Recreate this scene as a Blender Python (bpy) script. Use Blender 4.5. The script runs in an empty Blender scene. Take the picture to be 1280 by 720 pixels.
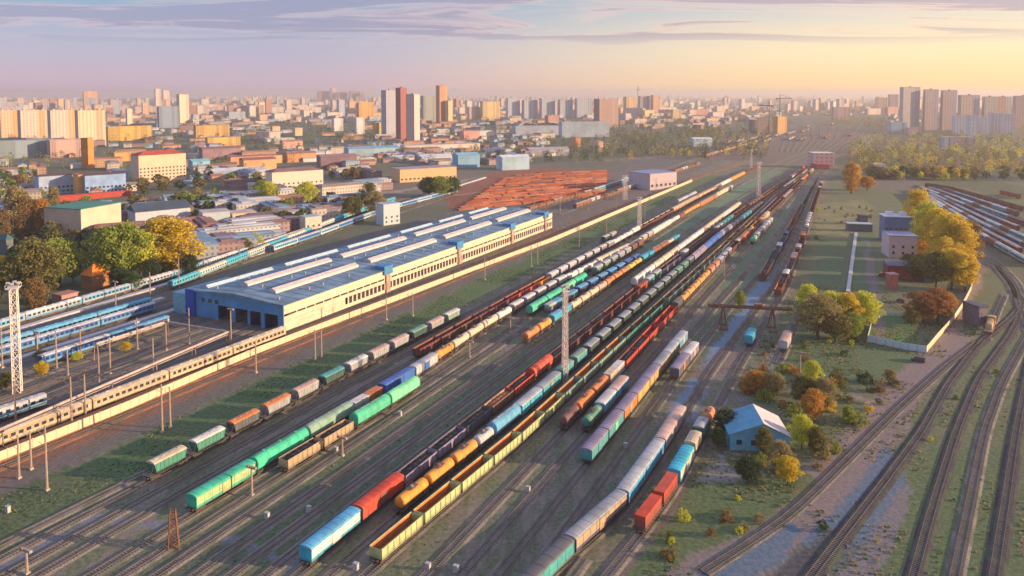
import bpy, math, random
import numpy as np
from mathutils import Vector, Matrix
R = math.radians
SC = bpy.context.scene
COL = SC.collection
rnd = random.Random(7)

# ------------------------------------------------------------------ camera, sky, sun, exposure
F_PX, HORIZON, CAM_H = 950.0, 117.0, 95.0
PITCH = R(3.5)                          # nearly level camera with a vertical shift: upright masts stay upright
CY = HORIZON + F_PX * math.tan(PITCH)
cam = bpy.data.cameras.new('camera'); camo = bpy.data.objects.new('camera', cam); COL.objects.link(camo)
camo.location = (0, 0, CAM_H); camo.rotation_euler = (R(90) - PITCH, 0, 0)
cam.sensor_width = 36; cam.lens = 36 * F_PX / 1280; cam.shift_y = -(360 - CY) / 1280; cam.clip_start = 1; cam.clip_end = 40000
SC.camera = camo

SUN_AZ, SUN_EL = R(97), R(12)          # azimuth clockwise from the view direction (+Y)
world = bpy.data.worlds.new('World'); SC.world = world; world.use_nodes = True
nt = world.node_tree; nt.nodes.clear()
def N(nt, t, **k):
    n = nt.nodes.new(t)
    for a, v in k.items():
        if hasattr(n, a): setattr(n, a, v)
        else: n.inputs[a].default_value = v
    return n
def math_node(nt, op, a, b=None, c=None, clamp=False):
    n = nt.nodes.new('ShaderNodeMath'); n.operation = op; n.use_clamp = clamp
    for i, v in enumerate((a, b, c)):
        if v is None: continue
        if isinstance(v, (int, float)): n.inputs[i].default_value = v
        else: nt.links.new(v, n.inputs[i])
    return n.outputs[0]
def mixc(nt, f, a, b, mode='MIX'):
    n = nt.nodes.new('ShaderNodeMix'); n.data_type = 'RGBA'; n.blend_type = mode
    for i, v in ((0, f), (6, a), (7, b)):
        if isinstance(v, (int, float)): n.inputs[i].default_value = v
        elif isinstance(v, tuple): n.inputs[i].default_value = (*v[:3], 1)
        else: nt.links.new(v, n.inputs[i])
    return n.outputs[2]
def maprange(nt, v, a, b, c=0.0, d=1.0, smooth=True):
    n = nt.nodes.new('ShaderNodeMapRange'); n.interpolation_type = 'SMOOTHSTEP' if smooth else 'LINEAR'
    nt.links.new(v, n.inputs[0])
    for i, x in enumerate((a, b, c, d)): n.inputs[i + 1].default_value = x
    return n.outputs[0]
out = N(nt, 'ShaderNodeOutputWorld'); bg = N(nt, 'ShaderNodeBackground')
sky = N(nt, 'ShaderNodeTexSky', sky_type='NISHITA', sun_disc=False, sun_elevation=SUN_EL, sun_rotation=SUN_AZ,
        air_density=1.0, dust_density=1.5, ozone_density=2.0)
tc = N(nt, 'ShaderNodeTexCoord'); sep = N(nt, 'ShaderNodeSeparateXYZ'); nt.links.new(tc.outputs['Generated'], sep.inputs[0])
X, Y, Z = sep.outputs
# how near a direction is to the sun, 0 (away) .. 1 (towards it)
sunx = math_node(nt, 'MULTIPLY_ADD', X, math.sin(R(70)), math_node(nt, 'MULTIPLY', Y, math.cos(R(70))))
tow = maprange(nt, sunx, -0.35, 0.92, 0, 1, False)
zc = math_node(nt, 'MAXIMUM', Z, 0.0)
tow2 = maprange(nt, sunx, 0.02, 0.80, 0, 1, True)
hor = mixc(nt, tow2, (.31, .22, .29), (.60, .39, .17))
mid = mixc(nt, tow2, (.22, .20, .29), (.54, .42, .25))
top = mixc(nt, tow2, (.09, .165, .25), (.31, .30, .31))
zen = mixc(nt, tow2, (.20, .37, .66), (.27, .42, .68))
c1 = mixc(nt, maprange(nt, zc, 0.0, 0.06), hor, mid)
c2 = mixc(nt, maprange(nt, zc, 0.045, 0.13), c1, top)
c3 = mixc(nt, maprange(nt, zc, 0.15, 0.7), c2, zen)
# cloud layer: the direction is projected on a plane high above, so streaks flatten towards the horizon
inv = math_node(nt, 'DIVIDE', 1.0, math_node(nt, 'ADD', zc, 0.035))
cmb = N(nt, 'ShaderNodeCombineXYZ')
nt.links.new(math_node(nt, 'MULTIPLY', X, inv), cmb.inputs[0]); nt.links.new(math_node(nt, 'MULTIPLY', Y, inv), cmb.inputs[1])
mp = N(nt, 'ShaderNodeMapping'); mp.inputs['Scale'].default_value = (0.26, 0.60, 1); mp.inputs['Rotation'].default_value = (0, 0, R(-14)); mp.inputs['Location'].default_value = (3.1, 0.4, 0)
nt.links.new(cmb.outputs[0], mp.inputs[0])
nz = N(nt, 'ShaderNodeTexNoise'); nz.inputs['Scale'].default_value = 1.0; nz.inputs['Detail'].default_value = 7; nz.inputs['Roughness'].default_value = 0.62; nz.inputs['Distortion'].default_value = 0.9
nt.links.new(mp.outputs[0], nz.inputs['Vector'])
cl = maprange(nt, nz.outputs['Fac'], 0.44, 0.56)
lowfade = maprange(nt, zc, 0.050, 0.085)
cl = math_node(nt, 'MULTIPLY', cl, lowfade)
ccol = mixc(nt, tow2, (.15, .135, .22), (.27, .19, .21))
clit = mixc(nt, tow2, (.40, .25, .27), (.56, .36, .25))
edge = maprange(nt, nz.outputs['Fac'], 0.48, 0.56, 1, 0)
c4 = mixc(nt, math_node(nt, 'MULTIPLY', cl, 0.9), c3, mixc(nt, edge, ccol, clit))
nish = mixc(nt, 1.0, sky.outputs[0], (0.11, 0.11, 0.11), 'MULTIPLY')
final = mixc(nt, 0.82, nish, c4)
nt.links.new(final, bg.inputs[0]); bg.inputs[1].default_value = 1.0
nt.links.new(bg.outputs[0], out.inputs[0])

sl = bpy.data.lights.new('sun', 'SUN'); so = bpy.data.objects.new('sun', sl); COL.objects.link(so)
sl.energy = 3.5; sl.angle = R(0.6); sl.color = (1.0, 0.69, 0.41)
sd = Vector((math.sin(SUN_AZ) * math.cos(SUN_EL), math.cos(SUN_AZ) * math.cos(SUN_EL), math.sin(SUN_EL)))
so.rotation_euler = sd.to_track_quat('Z', 'Y').to_euler(); so.location = (300, -50, 200)
SC.view_settings.view_transform = 'Standard'; SC.view_settings.look = 'None'; SC.view_settings.gamma = 1
SC.view_settings.exposure = 1.15
SC.render.engine = 'CYCLES'; SC.cycles.use_denoising = True; SC.cycles.max_bounces = 5; SC.cycles.volume_bounces = 0
SC.cycles.diffuse_bounces = 2; SC.cycles.glossy_bounces = 2; SC.cycles.transmission_bounces = 2; SC.cycles.transparent_max_bounces = 6

# ------------------------------------------------------------------ surveying helpers
CT, ST = math.cos(PITCH), math.sin(PITCH)
def G(x, y, z=0.0):
    """where a line of sight meets the horizontal plane at height z (metres)"""
    u = (x - 640) / F_PX; v = (y - CY) / F_PX
    yy = CT - v * ST; zz = -(ST + v * CT); t = (CAM_H - z) / -zz
    return Vector((u * t, yy * t, z))
def up(x, y0, y1):
    """height of something whose foot is seen at (x, y0) and whose top is seen at row y1"""
    p = G(x, y0); v = (y1 - CY) / F_PX
    yy = CT - v * ST; zz = -(ST + v * CT)
    return CAM_H + zz * p.y / yy
AZ = R(25.9226)
DV = Vector((math.sin(AZ), math.cos(AZ), 0)); NV = Vector((math.cos(AZ), -math.sin(AZ), 0)); O0 = Vector((-25.79, 147.68, 0))
def S(s, n, z=0.0):
    """yard grid: s along the tracks, n across them"""
    return O0 + DV * (1.0892*s - .053*n) + NV * (1.0447*n) + Vector((0, 0, z))
# ------------------------------------------------------------------ object helpers
def link(o, parent=None):
    COL.objects.link(o)
    if parent is not None: o.parent = parent
    return o
def tag(o, label=None, cat=None, group=None, kind=None):
    if label: o['label'] = label
    if cat: o['category'] = cat
    if group: o['group'] = group
    if kind: o['kind'] = kind
    return o
def empty(name, loc, rz=0.0, label=None, cat=None, group=None):
    o = bpy.data.objects.new(name, None); o.location = loc; o.rotation_euler = (0, 0, rz); o.empty_display_size = 0.5
    link(o); tag(o, label, cat, group); return o
class MB:
    def __init__(s): s.v = []; s.f = []; s.m = []; s.cur = 0
    def add(s, vs, fs):
        b = len(s.v); s.v += [tuple(v) for v in vs]; s.f += [tuple(b + i for i in f) for f in fs]; s.m += [s.cur] * len(fs); return s
    def box(s, x0, x1, y0, y1, z0, z1):
        return s.add([(x0,y0,z0),(x1,y0,z0),(x1,y1,z0),(x0,y1,z0),(x0,y0,z1),(x1,y0,z1),(x1,y1,z1),(x0,y1,z1)],
                     [(0,3,2,1),(4,5,6,7),(0,1,5,4),(1,2,6,5),(2,3,7,6),(3,0,4,7)])
    def cbox(s, cx, cy, z0, wx, wy, h, a=0.0):
        c, t = math.cos(a), math.sin(a); P = []
        for z in (z0, z0 + h):
            for sx, sy in ((-1,-1),(1,-1),(1,1),(-1,1)):
                x, y = sx*wx/2, sy*wy/2; P.append((cx + x*c - y*t, cy + x*t + y*c, z))
        return s.add(P, [(0,3,2,1),(4,5,6,7),(0,1,5,4),(1,2,6,5),(2,3,7,6),(3,0,4,7)])
    def prof(s, pts, y0, y1, y0s=None, y1s=None):
        """extrude an xz outline along y; y0s/y1s give a y for each outline point"""
        n = len(pts); y0s = y0s or [y0]*n; y1s = y1s or [y1]*n
        vs = [(p[0], y0s[i], p[1]) for i, p in enumerate(pts)] + [(p[0], y1s[i], p[1]) for i, p in enumerate(pts)]
        fs = [((i+1) % n, i, n+i, n+(i+1) % n) for i in range(n)] + [tuple(range(n)), tuple(range(2*n-1, n-1, -1))]
        return s.add(vs, fs)
    def tube(s, a, b, r0, r1=None, n=6, caps=True):
        a, b = Vector(a), Vector(b); r1 = r0 if r1 is None else r1; d = (b - a).normalized()
        u = d.orthogonal().normalized(); w = d.cross(u); vs = []
        for c, r in ((a, r0), (b, r1)):
            for i in range(n):
                t = 2*math.pi*i/n; vs.append(c + u*math.cos(t)*r + w*math.sin(t)*r)
        fs = [(i, (i+1) % n, n+(i+1) % n, n+i) for i in range(n)]
        if caps: fs += [tuple(range(n-1,-1,-1)), tuple(range(n, 2*n))]
        return s.add(vs, fs)
    def beam(s, a, b, w):
        a, b = Vector(a), Vector(b); d = (b - a).normalized(); u = d.orthogonal().normalized()*w/2; t = d.cross(u)
        vs = [a-u-t, a+u-t, a+u+t, a-u+t, b-u-t, b+u-t, b+u+t, b-u+t]
        return s.add(vs, [(0,3,2,1),(4,5,6,7),(0,1,5,4),(1,2,6,5),(2,3,7,6),(3,0,4,7)])
    def merge(s, o, mat=None):
        b = len(s.v); s.v += o.v; s.f += [tuple(b+i for i in f) for f in o.f]; s.m += ([mat]*len(o.f) if mat is not None else o.m); return s
    def mesh(s, name, mats):
        me = bpy.data.meshes.new(name); me.from_pydata(s.v, [], s.f)
        for m in (mats if isinstance(mats, (list, tuple)) else [mats]): me.materials.append(m)
        if len(me.materials) > 1: me.polygons.foreach_set('material_index', s.m)
        me.update(); return me
    def build(s, name, mats, parent=None, smooth=False):
        me = s.mesh(name, mats)
        if smooth: me.polygons.foreach_set('use_smooth', [True]*len(me.polygons))
        return link(bpy.data.objects.new(name, me), parent)
def inst(name, me, parent=None, loc=None, rz=None):
    o = bpy.data.objects.new(name, me)
    if loc is not None: o.location = loc
    if rz is not None: o.rotation_euler = (0, 0, rz)
    return link(o, parent)

# ------------------------------------------------------------------ materials
MC = {}
def base_mat(name):
    m = bpy.data.materials.new(name); m.use_nodes = True; nt = m.node_tree
    b = nt.nodes['Principled BSDF']; return m, nt, b
def objcoord(nt, scale=(1,1,1), rot=(0,0,0), gen='Object'):
    t = nt.nodes.new('ShaderNodeTexCoord'); mp = nt.nodes.new('ShaderNodeMapping')
    mp.inputs['Scale'].default_value = scale; mp.inputs['Rotation'].default_value = rot
    nt.links.new(t.outputs[gen], mp.inputs[0]); return mp.outputs[0]
def noise(nt, vec, scale, detail=4, rough=0.55):
    n = nt.nodes.new('ShaderNodeTexNoise'); n.inputs['Scale'].default_value = scale; n.inputs['Detail'].default_value = detail; n.inputs['Roughness'].default_value = rough
    nt.links.new(vec, n.inputs['Vector']); return n.outputs['Fac']
def paint(c, dirt=0.45, rough=0.7, metal=0.0, key=''):
    """weathered paint: patchy fading, rust and grime runs, per-object shift"""
    k = ('paint', tuple(c), dirt, rough, metal)
    if k in MC: return MC[k]
    m, nt, b = base_mat('weathered_paint'); v = objcoord(nt); sz = nt.nodes.new('ShaderNodeSeparateXYZ'); nt.links.new(v, sz.inputs[0]); vs = objcoord(nt, (2.2, 2.2, 0.45))
    oi = nt.nodes.new('ShaderNodeObjectInfo')
    add = nt.nodes.new('ShaderNodeVectorMath'); add.operation = 'ADD'; nt.links.new(vs, add.inputs[0])
    cx = nt.nodes.new('ShaderNodeCombineXYZ'); nt.links.new(math_node(nt, 'MULTIPLY', oi.outputs['Random'], 57.0), cx.inputs[0]); nt.links.new(cx.outputs[0], add.inputs[1])
    n1 = noise(nt, add.outputs[0], 1.5, 7, 0.75); n2 = noise(nt, v, 0.35, 3)
    dcol = (0.16, 0.10, 0.07)
    c0 = mixc(nt, maprange(nt, n2, 0.3, 0.7), tuple(x*0.78 for x in c), tuple(min(1, x*1.12+0.01) for x in c))
    c1 = mixc(nt, math_node(nt, 'MULTIPLY', maprange(nt, n1, 0.48, 0.72), dirt*1.6), c0, dcol)
    n3 = noise(nt, add.outputs[0], 4.0, 4, 0.7)
    low = math_node(nt, 'MULTIPLY', maprange(nt, math_node(nt, 'ADD', sz.outputs[2], n3), 2.7, 1.5), 0.55)
    c1 = mixc(nt, low, c1, (0.10, 0.075, 0.06))
    c2 = mixc(nt, math_node(nt, 'MULTIPLY', oi.outputs['Random'], 0.22), c1, (0.20, 0.18, 0.17))
    nt.links.new(c2, b.inputs['Base Color'])
    b.inputs['Roughness'].default_value = rough; b.inputs['Metallic'].default_value = metal
    MC[k] = m; return m
def plain(c, rough=0.8, var=0.2, scale=0.6, metal=0.0, name='surface'):
    k = ('plain', tuple(c), rough, var, scale, metal)
    if k in MC: return MC[k]
    m, nt, b = base_mat(name); v = objcoord(nt)
    n = noise(nt, v, scale, 5, 0.6)
    nt.links.new(mixc(nt, maprange(nt, n, 0.25, 0.75), tuple(x*(1-var) for x in c), tuple(min(1, x*(1+var)) for x in c)), b.inputs['Base Color'])
    b.inputs['Roughness'].default_value = rough; b.inputs['Metallic'].default_value = metal
    MC[k] = m; return m
def glass(c=(0.03, 0.05, 0.09), rough=0.15):
    k = ('glass', tuple(c), rough)
    if k in MC: return MC[k]
    m, nt, b = base_mat('window_glass'); b.inputs['Base Color'].default_value = (*c, 1); b.inputs['Roughness'].default_value = rough
    MC[k] = m; return m
def facade_mat(c, c2=None, wf=0.45, floor=3.0, bay=3.2, band=0.0):
    """far building wall: rows of windows too small to be built, and vertical colour panels"""
    c2 = c2 or tuple(x*0.7 for x in c); k = ('fac', tuple(c), tuple(c2), wf, floor, bay)
    if k in MC: return MC[k]
    m, nt, b = base_mat('far_facade')
    t = nt.nodes.new('ShaderNodeTexCoord'); s = nt.nodes.new('ShaderNodeSeparateXYZ'); nt.links.new(t.outputs['Object'], s.inputs[0])
    g = nt.nodes.new('ShaderNodeNewGeometry')
    h = math_node(nt, 'ADD', s.outputs[0], s.outputs[1]); z = s.outputs[2]
    fx = math_node(nt, 'FRACT', math_node(nt, 'DIVIDE', h, bay)); fz = math_node(nt, 'FRACT', math_node(nt, 'DIVIDE', z, floor))
    wx = math_node(nt, 'MULTIPLY', math_node(nt, 'GREATER_THAN', fx, 0.30), math_node(nt, 'LESS_THAN', fx, 0.74))
    wz = math_node(nt, 'MULTIPLY', math_node(nt, 'GREATER_THAN', fz, 0.34), math_node(nt, 'LESS_THAN', fz, 0.80))
    w = math_node(nt, 'MULTIPLY', wx, wz)
    vn = nt.nodes.new('ShaderNodeTexWhiteNoise'); vn.noise_dimensions = '1D'
    nt.links.new(math_node(nt, 'FLOOR', math_node(nt, 'DIVIDE', h, bay*2)), vn.inputs['W'])
    pc = mixc(nt, maprange(nt, vn.outputs['Value'], 0.45, 0.55), tuple(c), tuple(c2))
    nn = noise(nt, t.outputs['Object'], 0.05, 4); pc = mixc(nt, math_node(nt, 'MULTIPLY', nn, 0.35), pc, (0.25, 0.22, 0.2))
    col = mixc(nt, math_node(nt, 'MULTIPLY', w, wf+0.25), pc, (0.06, 0.07, 0.10))
    nt.links.new(col, b.inputs['Base Color']); b.inputs['Roughness'].default_value = 0.75
    MC[k] = m; return m
def foliage(c, c2, key=''):
    k = ('leaf', tuple(c), tuple(c2))
    if k in MC: return MC[k]
    m, nt, b = base_mat('foliage'); g = nt.nodes.new('ShaderNodeNewGeometry'); v = objcoord(nt)
    n = noise(nt, v, 0.55, 3)
    f = math_node(nt, 'ADD', math_node(nt, 'MULTIPLY', g.outputs['Random Per Island'], 0.55), math_node(nt, 'MULTIPLY', maprange(nt, n, 0.3, 0.7), 0.45))
    nt.links.new(mixc(nt, f, tuple(c), tuple(c2)), b.inputs['Base Color']); b.inputs['Roughness'].default_value = 0.75
    tr = nt.nodes.new('ShaderNodeBsdfTranslucent'); nt.links.new(mixc(nt, f, tuple(c), tuple(c2)), tr.inputs[0])
    ms = nt.nodes.new('ShaderNodeMixShader'); ms.inputs[0].default_value = 0.35
    o = nt.nodes['Material Output']; nt.links.new(b.outputs[0], ms.inputs[1]); nt.links.new(tr.outputs[0], ms.inputs[2]); nt.links.new(ms.outputs[0], o.inputs[0])
    MC[k] = m; return m
STEEL = plain((0.07, 0.065, 0.065), 0.6, 0.3, 1.0, name='dark_steel')
RAILM = plain((0.17, 0.14, 0.125), 0.5, 0.3, 0.5, metal=0.3, name='rail_steel')
RUSTM = plain((0.16, 0.075, 0.045), 0.8, 0.35, 0.8, name='rusty_steel')
CONC = plain((0.42, 0.38, 0.34), 0.85, 0.25, 0.4, name='concrete')
POLE = plain((0.36, 0.27, 0.22), 0.8, 0.2, 0.5, name='mast_concrete')
BARK = plain((0.10, 0.07, 0.05), 0.9, 0.3, 1.0, name='bark')
CLR = dict(white=(.74,.72,.70), cream=(.72,.60,.42), pink=(.64,.42,.36), orange=(.70,.21,.04), dorange=(.74,.30,.03), rust=(.27,.08,.04), brown=(.21,.10,.065),
    red=(.60,.055,.02), maroon=(.17,.04,.045), mint=(.02,.56,.33), lmint=(.18,.68,.38), green=(.03,.27,.19), dgreen=(.02,.085,.08), ygreen=(.50,.58,.26),
    sage=(.22,.38,.30), grey=(.34,.37,.40), lgrey=(.50,.53,.56), dgrey=(.09,.105,.12), black=(.03,.03,.035), blue=(.015,.14,.52), sky=(.09,.42,.68), teal=(.05,.38,.40),
    cyan=(.03,.48,.64), navy=(.03,.05,.18), purple=(.29,.24,.36), tan=(.50,.36,.20), yellow=(.72,.48,.08), silver=(.52,.55,.58))
WORD = dict(dorange='orange', ygreen='yellow-green', lmint='pale mint', mint='bright mint green', dgreen='dark green', lgrey='light grey', dgrey='dark grey', sky='sky blue', navy='navy blue', purple='mauve', rust='rust red')
def W(c): return WORD.get(c, c)
def P_(c, dirt=0.45, rough=0.7): return paint(CLR[c], dirt, rough)

# ------------------------------------------------------------------ ground: one sheet to the horizon, land cover stored as a world-located colour layer
def vnoise(x, y, seed=0):
    """cheap smooth noise for numpy arrays"""
    r = np.random.RandomState(seed); o = np.zeros_like(x)
    for k in range(6):
        a = r.rand()*6.283; f = 0.6 + r.rand()*1.6
        o += np.sin((x*math.cos(a) + y*math.sin(a))*f + r.rand()*6.283 + 1.3*np.sin((x*math.sin(a) - y*math.cos(a))*f*0.7 + r.rand()*6))
    return o/6
def inpoly(px, py, poly):
    ins = np.zeros(px.shape, bool); n = len(poly)
    for i in range(n):
        x0, y0 = poly[i]; x1, y1 = poly[(i+1) % n]
        if y0 == y1: continue
        c = ((y0 > py) != (y1 > py)) & (px < (x1-x0)*(py-y0)/(y1-y0) + x0); ins ^= c
    return ins
rad = [0.0, 30.0, 60.0, 80.0]; r_ = 92.0
while r_ < 17000: rad.append(r_); r_ *= 1.0095 if r_ < 900 else (1.02 if r_ < 5000 else 1.08)
rad = np.array(rad)
ang = np.concatenate([np.linspace(-180, -56, 32)[:-1], np.linspace(-56, 56, 440), np.linspace(56, 180, 32)[1:-1]])*math.pi/180
RR, AA = np.meshgrid(rad, ang, indexing='ij')
GX = RR*np.sin(AA); GY = RR*np.cos(AA)
gs = (GX-O0.x)*DV.x + (GY-O0.y)*DV.y; gn = (GX-O0.x)*NV.x + (GY-O0.y)*NV.y
col = np.zeros(GX.shape + (3,)); mot = np.zeros(GX.shape + (3,))     # mot: grass patches, track-wise streaks, fine gravel
def setc(mask, c, m=None, w=1.0):
    col[mask] = col[mask]*(1-w) + np.array(c)*w
    if m is not None: mot[mask] = m
warp = 1.0
wx1 = vnoise(GX*0.12, GY*0.12, 1)*2.2 + vnoise(GX*0.45, GY*0.45, 2)*0.8
wy1 = vnoise(GX*0.12, GY*0.12, 3)*2.2 + vnoise(GX*0.45, GY*0.45, 4)*0.8
wsc = np.clip(RR/400, 0.5, 3)
PX, PY = GX + wx1*wsc, GY + wy1*wsc
PN = ((PX-O0.x)*NV.x + (PY-O0.y)*NV.y)/1.0447; PS = ((PX-O0.x)*DV.x + (PY-O0.y)*DV.y + .053*PN)/1.0892
def zone_px(pts, c, m=(0.3, 0, 0.3), w=1.0, sharp=False):
    poly = [tuple(G(*p)[:2]) for p in pts]
    setc(inpoly(GX if sharp else PX, GY if sharp else PY, poly), c, m, w)
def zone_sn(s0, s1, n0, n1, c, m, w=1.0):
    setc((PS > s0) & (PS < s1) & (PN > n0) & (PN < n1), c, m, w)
def lane_px(pts, width, c, m=(0.1, 0, 0.4), w=1.0):
    P = [G(*p) for p in pts]; d = np.full(GX.shape, 1e9)
    for a, b in zip(P, P[1:]):
        ax, ay = a.x, a.y; dx, dy = b.x-a.x, b.y-a.y; L2 = dx*dx+dy*dy
        t = np.clip(((PX-ax)*dx + (PY-ay)*dy)/L2, 0, 1); d = np.minimum(d, np.hypot(PX-(ax+t*dx), PY-(ay+t*dy)))
    setc(d < width/2, c, m, w)
setc(np.ones(GX.shape, bool), (.115, .10, .075), (0.75, 0, 0.3))
big = vnoise(GX*0.006, GY*0.006, 9); setc(big > 0.25, (.06, .075, .035), (0.8, 0, 0.2)); setc(big < -0.35, (.16, .13, .11), (0.3, 0, 0.3))
setc(RR > 2600, (.12, .105, .085), (0.5, 0, 0))
# yard formation
zone_sn(-120, 900, -215, 49, (.235, .205, .165), (0.75, .7, 1))
zone_sn(-120, 1500, -60, 20, (.235, .205, .165), (0.8, .7, 1))
zone_sn(-120, 900, -215, -112, (.13, .13, .14), (0.25, 1, 0.8))
zone_sn(-120, 700, -111, -99, (.27, .12, .06), (0.1, 1, 0.8))      # rusty ballast along the wall
zone_sn(-120, 620, -99, -92, (.15, .125, .12), (0.3, 0.5, 0.6))    # service road
zone_sn(-60, 700, -91, -75, (.05, .15, .03), (0.9, 0.3, 0))      # green strip
zone_sn(-120, -5, -93, -68, (.05, .10, .03), (0.9, 0.3, 0))
zone_sn(240, 800, -42, -19.5, (.13, .28, .17), (0.4, 0.3, 0))
zone_sn(210, 330, -26, -19.5, (.07, .12, .07), (0.7, 0.8, 0))
zone_sn(60, 200, -28, -17, (.08, .13, .07), (0.9, 0.7, 0.3))
zone_sn(-60, 90, -40, -18, (.085, .115, .07), (0.9, 0.7, 0.4))
zone_sn(235, 330, 12, 34, (.11, .22, .12), (0.5, 0.4, 0))
zone_sn(330, 830, 12, 22, (.12, .26, .15), (0.4, 0.3, 0))
zone_sn(140, 235, 20, 36, (.075, .11, .06), (0.8, 0.6, 0))
# right-hand side
zone_px([(1045,205),(1280,250),(1280,720),(820,720),(905,560),(965,460),(985,380),(1000,330)], (.15, .16, .075), (0.8, 0, 0.2))
zone_px([(1045,205),(1150,225),(1280,260),(1280,330),(1230,320),(1120,240),(1060,230)], (.15, .12, .105), (0.4, 0, 0.4))
zone_px([(1020,255),(1080,250),(1095,262),(1060,300),(1018,300)], (.28, .25, .09), (0.6, 0, 0.2))
zone_px([(1025,300),(1058,300),(1052,365),(1008,365)], (.08, .17, .06), (0.8, 0, 0.2))
zone_px([(1068,292),(1096,290),(1098,360),(1066,365)], (.08, .17, .07), (0.8, 0, 0.2))
zone_px([(980,410),(1090,430),(1160,445),(1100,480),(1040,490),(960,470)], (.08, .16, .06), (0.8, 0, 0.2))
zone_px([(1088,395),(1140,395),(1150,436),(1088,424)], (.06, .20, .035), (0.9, 0, 0.1))
zone_px([(1105,358),(1160,352),(1195,378),(1170,395),(1105,392)], (.15, .14, .07), (0.8, 0, 0.2))
zone_px([(860,600),(1000,600),(960,650),(860,720),(780,720)], (.07, .14, .035), (0.9, 0, 0.1))
zone_px([(905,560),(960,580),(925,605),(870,600)], (.26, .25, .25), (0.1, 0, 0.8))
zone_px([(900,570),(990,570),(1000,600),(930,600)], (.06, .07, .03), (0.8, 0, 0.1))
zone_px([(1020,600),(1120,640),(1050,720),(930,720)], (.10, .11, .13), (0.3, 0, 0.7))
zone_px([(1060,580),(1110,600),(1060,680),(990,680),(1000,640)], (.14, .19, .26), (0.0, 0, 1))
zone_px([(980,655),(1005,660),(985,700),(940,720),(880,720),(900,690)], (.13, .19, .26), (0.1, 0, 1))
zone_px([(1160,560),(1280,560),(1280,720),(1060,720)], (.09, .15, .05), (0.85, 0, 0.2))
lane_px([(968,330),(952,360),(930,395),(905,432),(880,470),(850,520)], 7.0, (.14, .24, .36), (0, 0, 0.6))
lane_px([(850,520),(800,590),(740,660),(690,720)], 5.0, (.09, .105, .15), (0, .4, 0.6))
lane_px([(977,425),(966,460),(930,500)], 3.5, (.19, .18, .19), (0.1, 0, 0.8))
lane_px([(880,470),(900,460),(915,440)], 9, (.20, .15, .14), (0.1, 0, 0.8))
lane_px([(1085,300),(1090,350),(1096,392),(1100,425)], 4.0, (.21, .17, .18), (0.1, 0, 0.7))
lane_px([(1170,236),(1218,300),(1222,345),(1207,378),(1190,412),(1150,455),(1105,500),(1060,550),(1020,590)], 6.5, (.27, .20, .19), (0.05, 0, 0.8))
lane_px([(1200,420),(1150,470),(1095,560),(1010,640),(940,700)], 9.0, (.25, .19, .185), (0.05, 0, 0.8))
lane_px([(1060,495),(1105,505)], 2.5, (.28, .22, .19), (0.05, 0, 0.8))
lane_px([(1000,640),(960,668),(880,700),(800,760)], 5, (.22, .18, .17), (0.1, 0, 0.8))
lane_px([(1128,610),(1100,680),(1070,730)], 5.5, (.20, .18, .20), (0.1, 0, 0.8))
lane_px([(1040,200),(1150,200),(1280,232)], 14, (.14, .13, .125), (0.3, 0, 0.6))
lane_px([(895,505),(860,560),(852,612),(815,665),(765,722),(720,770)], 3.0, (.17, .13, .115), (0.1, 0, 0.8))
lane_px([(0,712),(60,680),(120,640),(180,600)], 3, (.13, .15, .19), (0, 0.3, 0.8))
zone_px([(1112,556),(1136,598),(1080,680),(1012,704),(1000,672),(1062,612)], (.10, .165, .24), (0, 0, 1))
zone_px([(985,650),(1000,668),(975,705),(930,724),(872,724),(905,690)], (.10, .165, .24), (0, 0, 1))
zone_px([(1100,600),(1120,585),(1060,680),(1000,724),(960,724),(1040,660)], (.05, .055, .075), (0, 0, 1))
# blue-grey patches in the near-left of the yard
for a, b in (((105,640),(122,652)), ((128,645),(148,650)), ((155,650),(172,656)), ((187,655),(208,661)), ((285,675),(302,679)), ((318,688),(335,692)), ((345,700),(365,705)), ((10,700),(60,672))):
    lane_px([a, b], 3.2, (.17, .20, .25), (0, 0, 0.6), 0.8)
# through tracks left of the depot, streets of the town
lane_px([(145,255),(240,243),(420,235),(560,212)], 15, (.42, .33, .28), (0, 0, 0.5))
lane_px([(0,300),(60,285),(150,262)], 6, (.28, .22, .19), (0, 0, 0.5))
lane_px([(300,275),(420,250),(560,230),(640,215)], 12, (.36, .28, .24), (0, 0, 0.5))
lane_px([(640,210),(760,200),(900,190),(1000,190)], 18, (.20, .14, .12), (0.2, 0, 0.5))
zone_px([(560,262),(755,243),(762,213),(640,208),(560,235)], (.34, .085, .03), (0.02, 1, 0.5))
zone_px([(690,285),(860,228),(865,205),(760,215),(755,245),(690,262)], (.19, .14, .13), (0.2, 0.6, 0.6))
zone_px([(870,200),(1010,205),(1080,190),(1060,160),(980,155),(900,175)], (.18, .125, .115), (0.2, 0.6, 0.6))
zone_px([(0,330),(150,330),(330,285),(330,310),(215,345),(0,405)], (.06, .08, .045), (0.7, 0, 0.3))
for i in range(26):
    x = rnd.uniform(0, 900); y = rnd.uniform(140, 205); dx = rnd.uniform(60, 260)
    lane_px([(x, y), (x+dx, y - dx*rnd.uniform(.02, .12))], 9 + (210-y)*0.12, rnd.choice([(.24,.20,.17),(.17,.15,.15),(.28,.22,.18)]), (0, 0, 0.3))
for i in range(60):
    x = rnd.uniform(-50, 1280); y = rnd.uniform(128, 185); rx = rnd.uniform(15, 70); ry = rx*rnd.uniform(.03, .07)
    pts = [(x + rx*math.cos(t*0.785), y + ry*math.sin(t*0.785)) for t in range(8)]
    if x > 930 and y > 170: continue
    zone_px(pts, rnd.choice([(.05,.07,.03),(.06,.065,.03),(.14,.115,.085),(.045,.06,.035)]), (0.5, 0, 0.2))
nr, na = GX.shape
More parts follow.
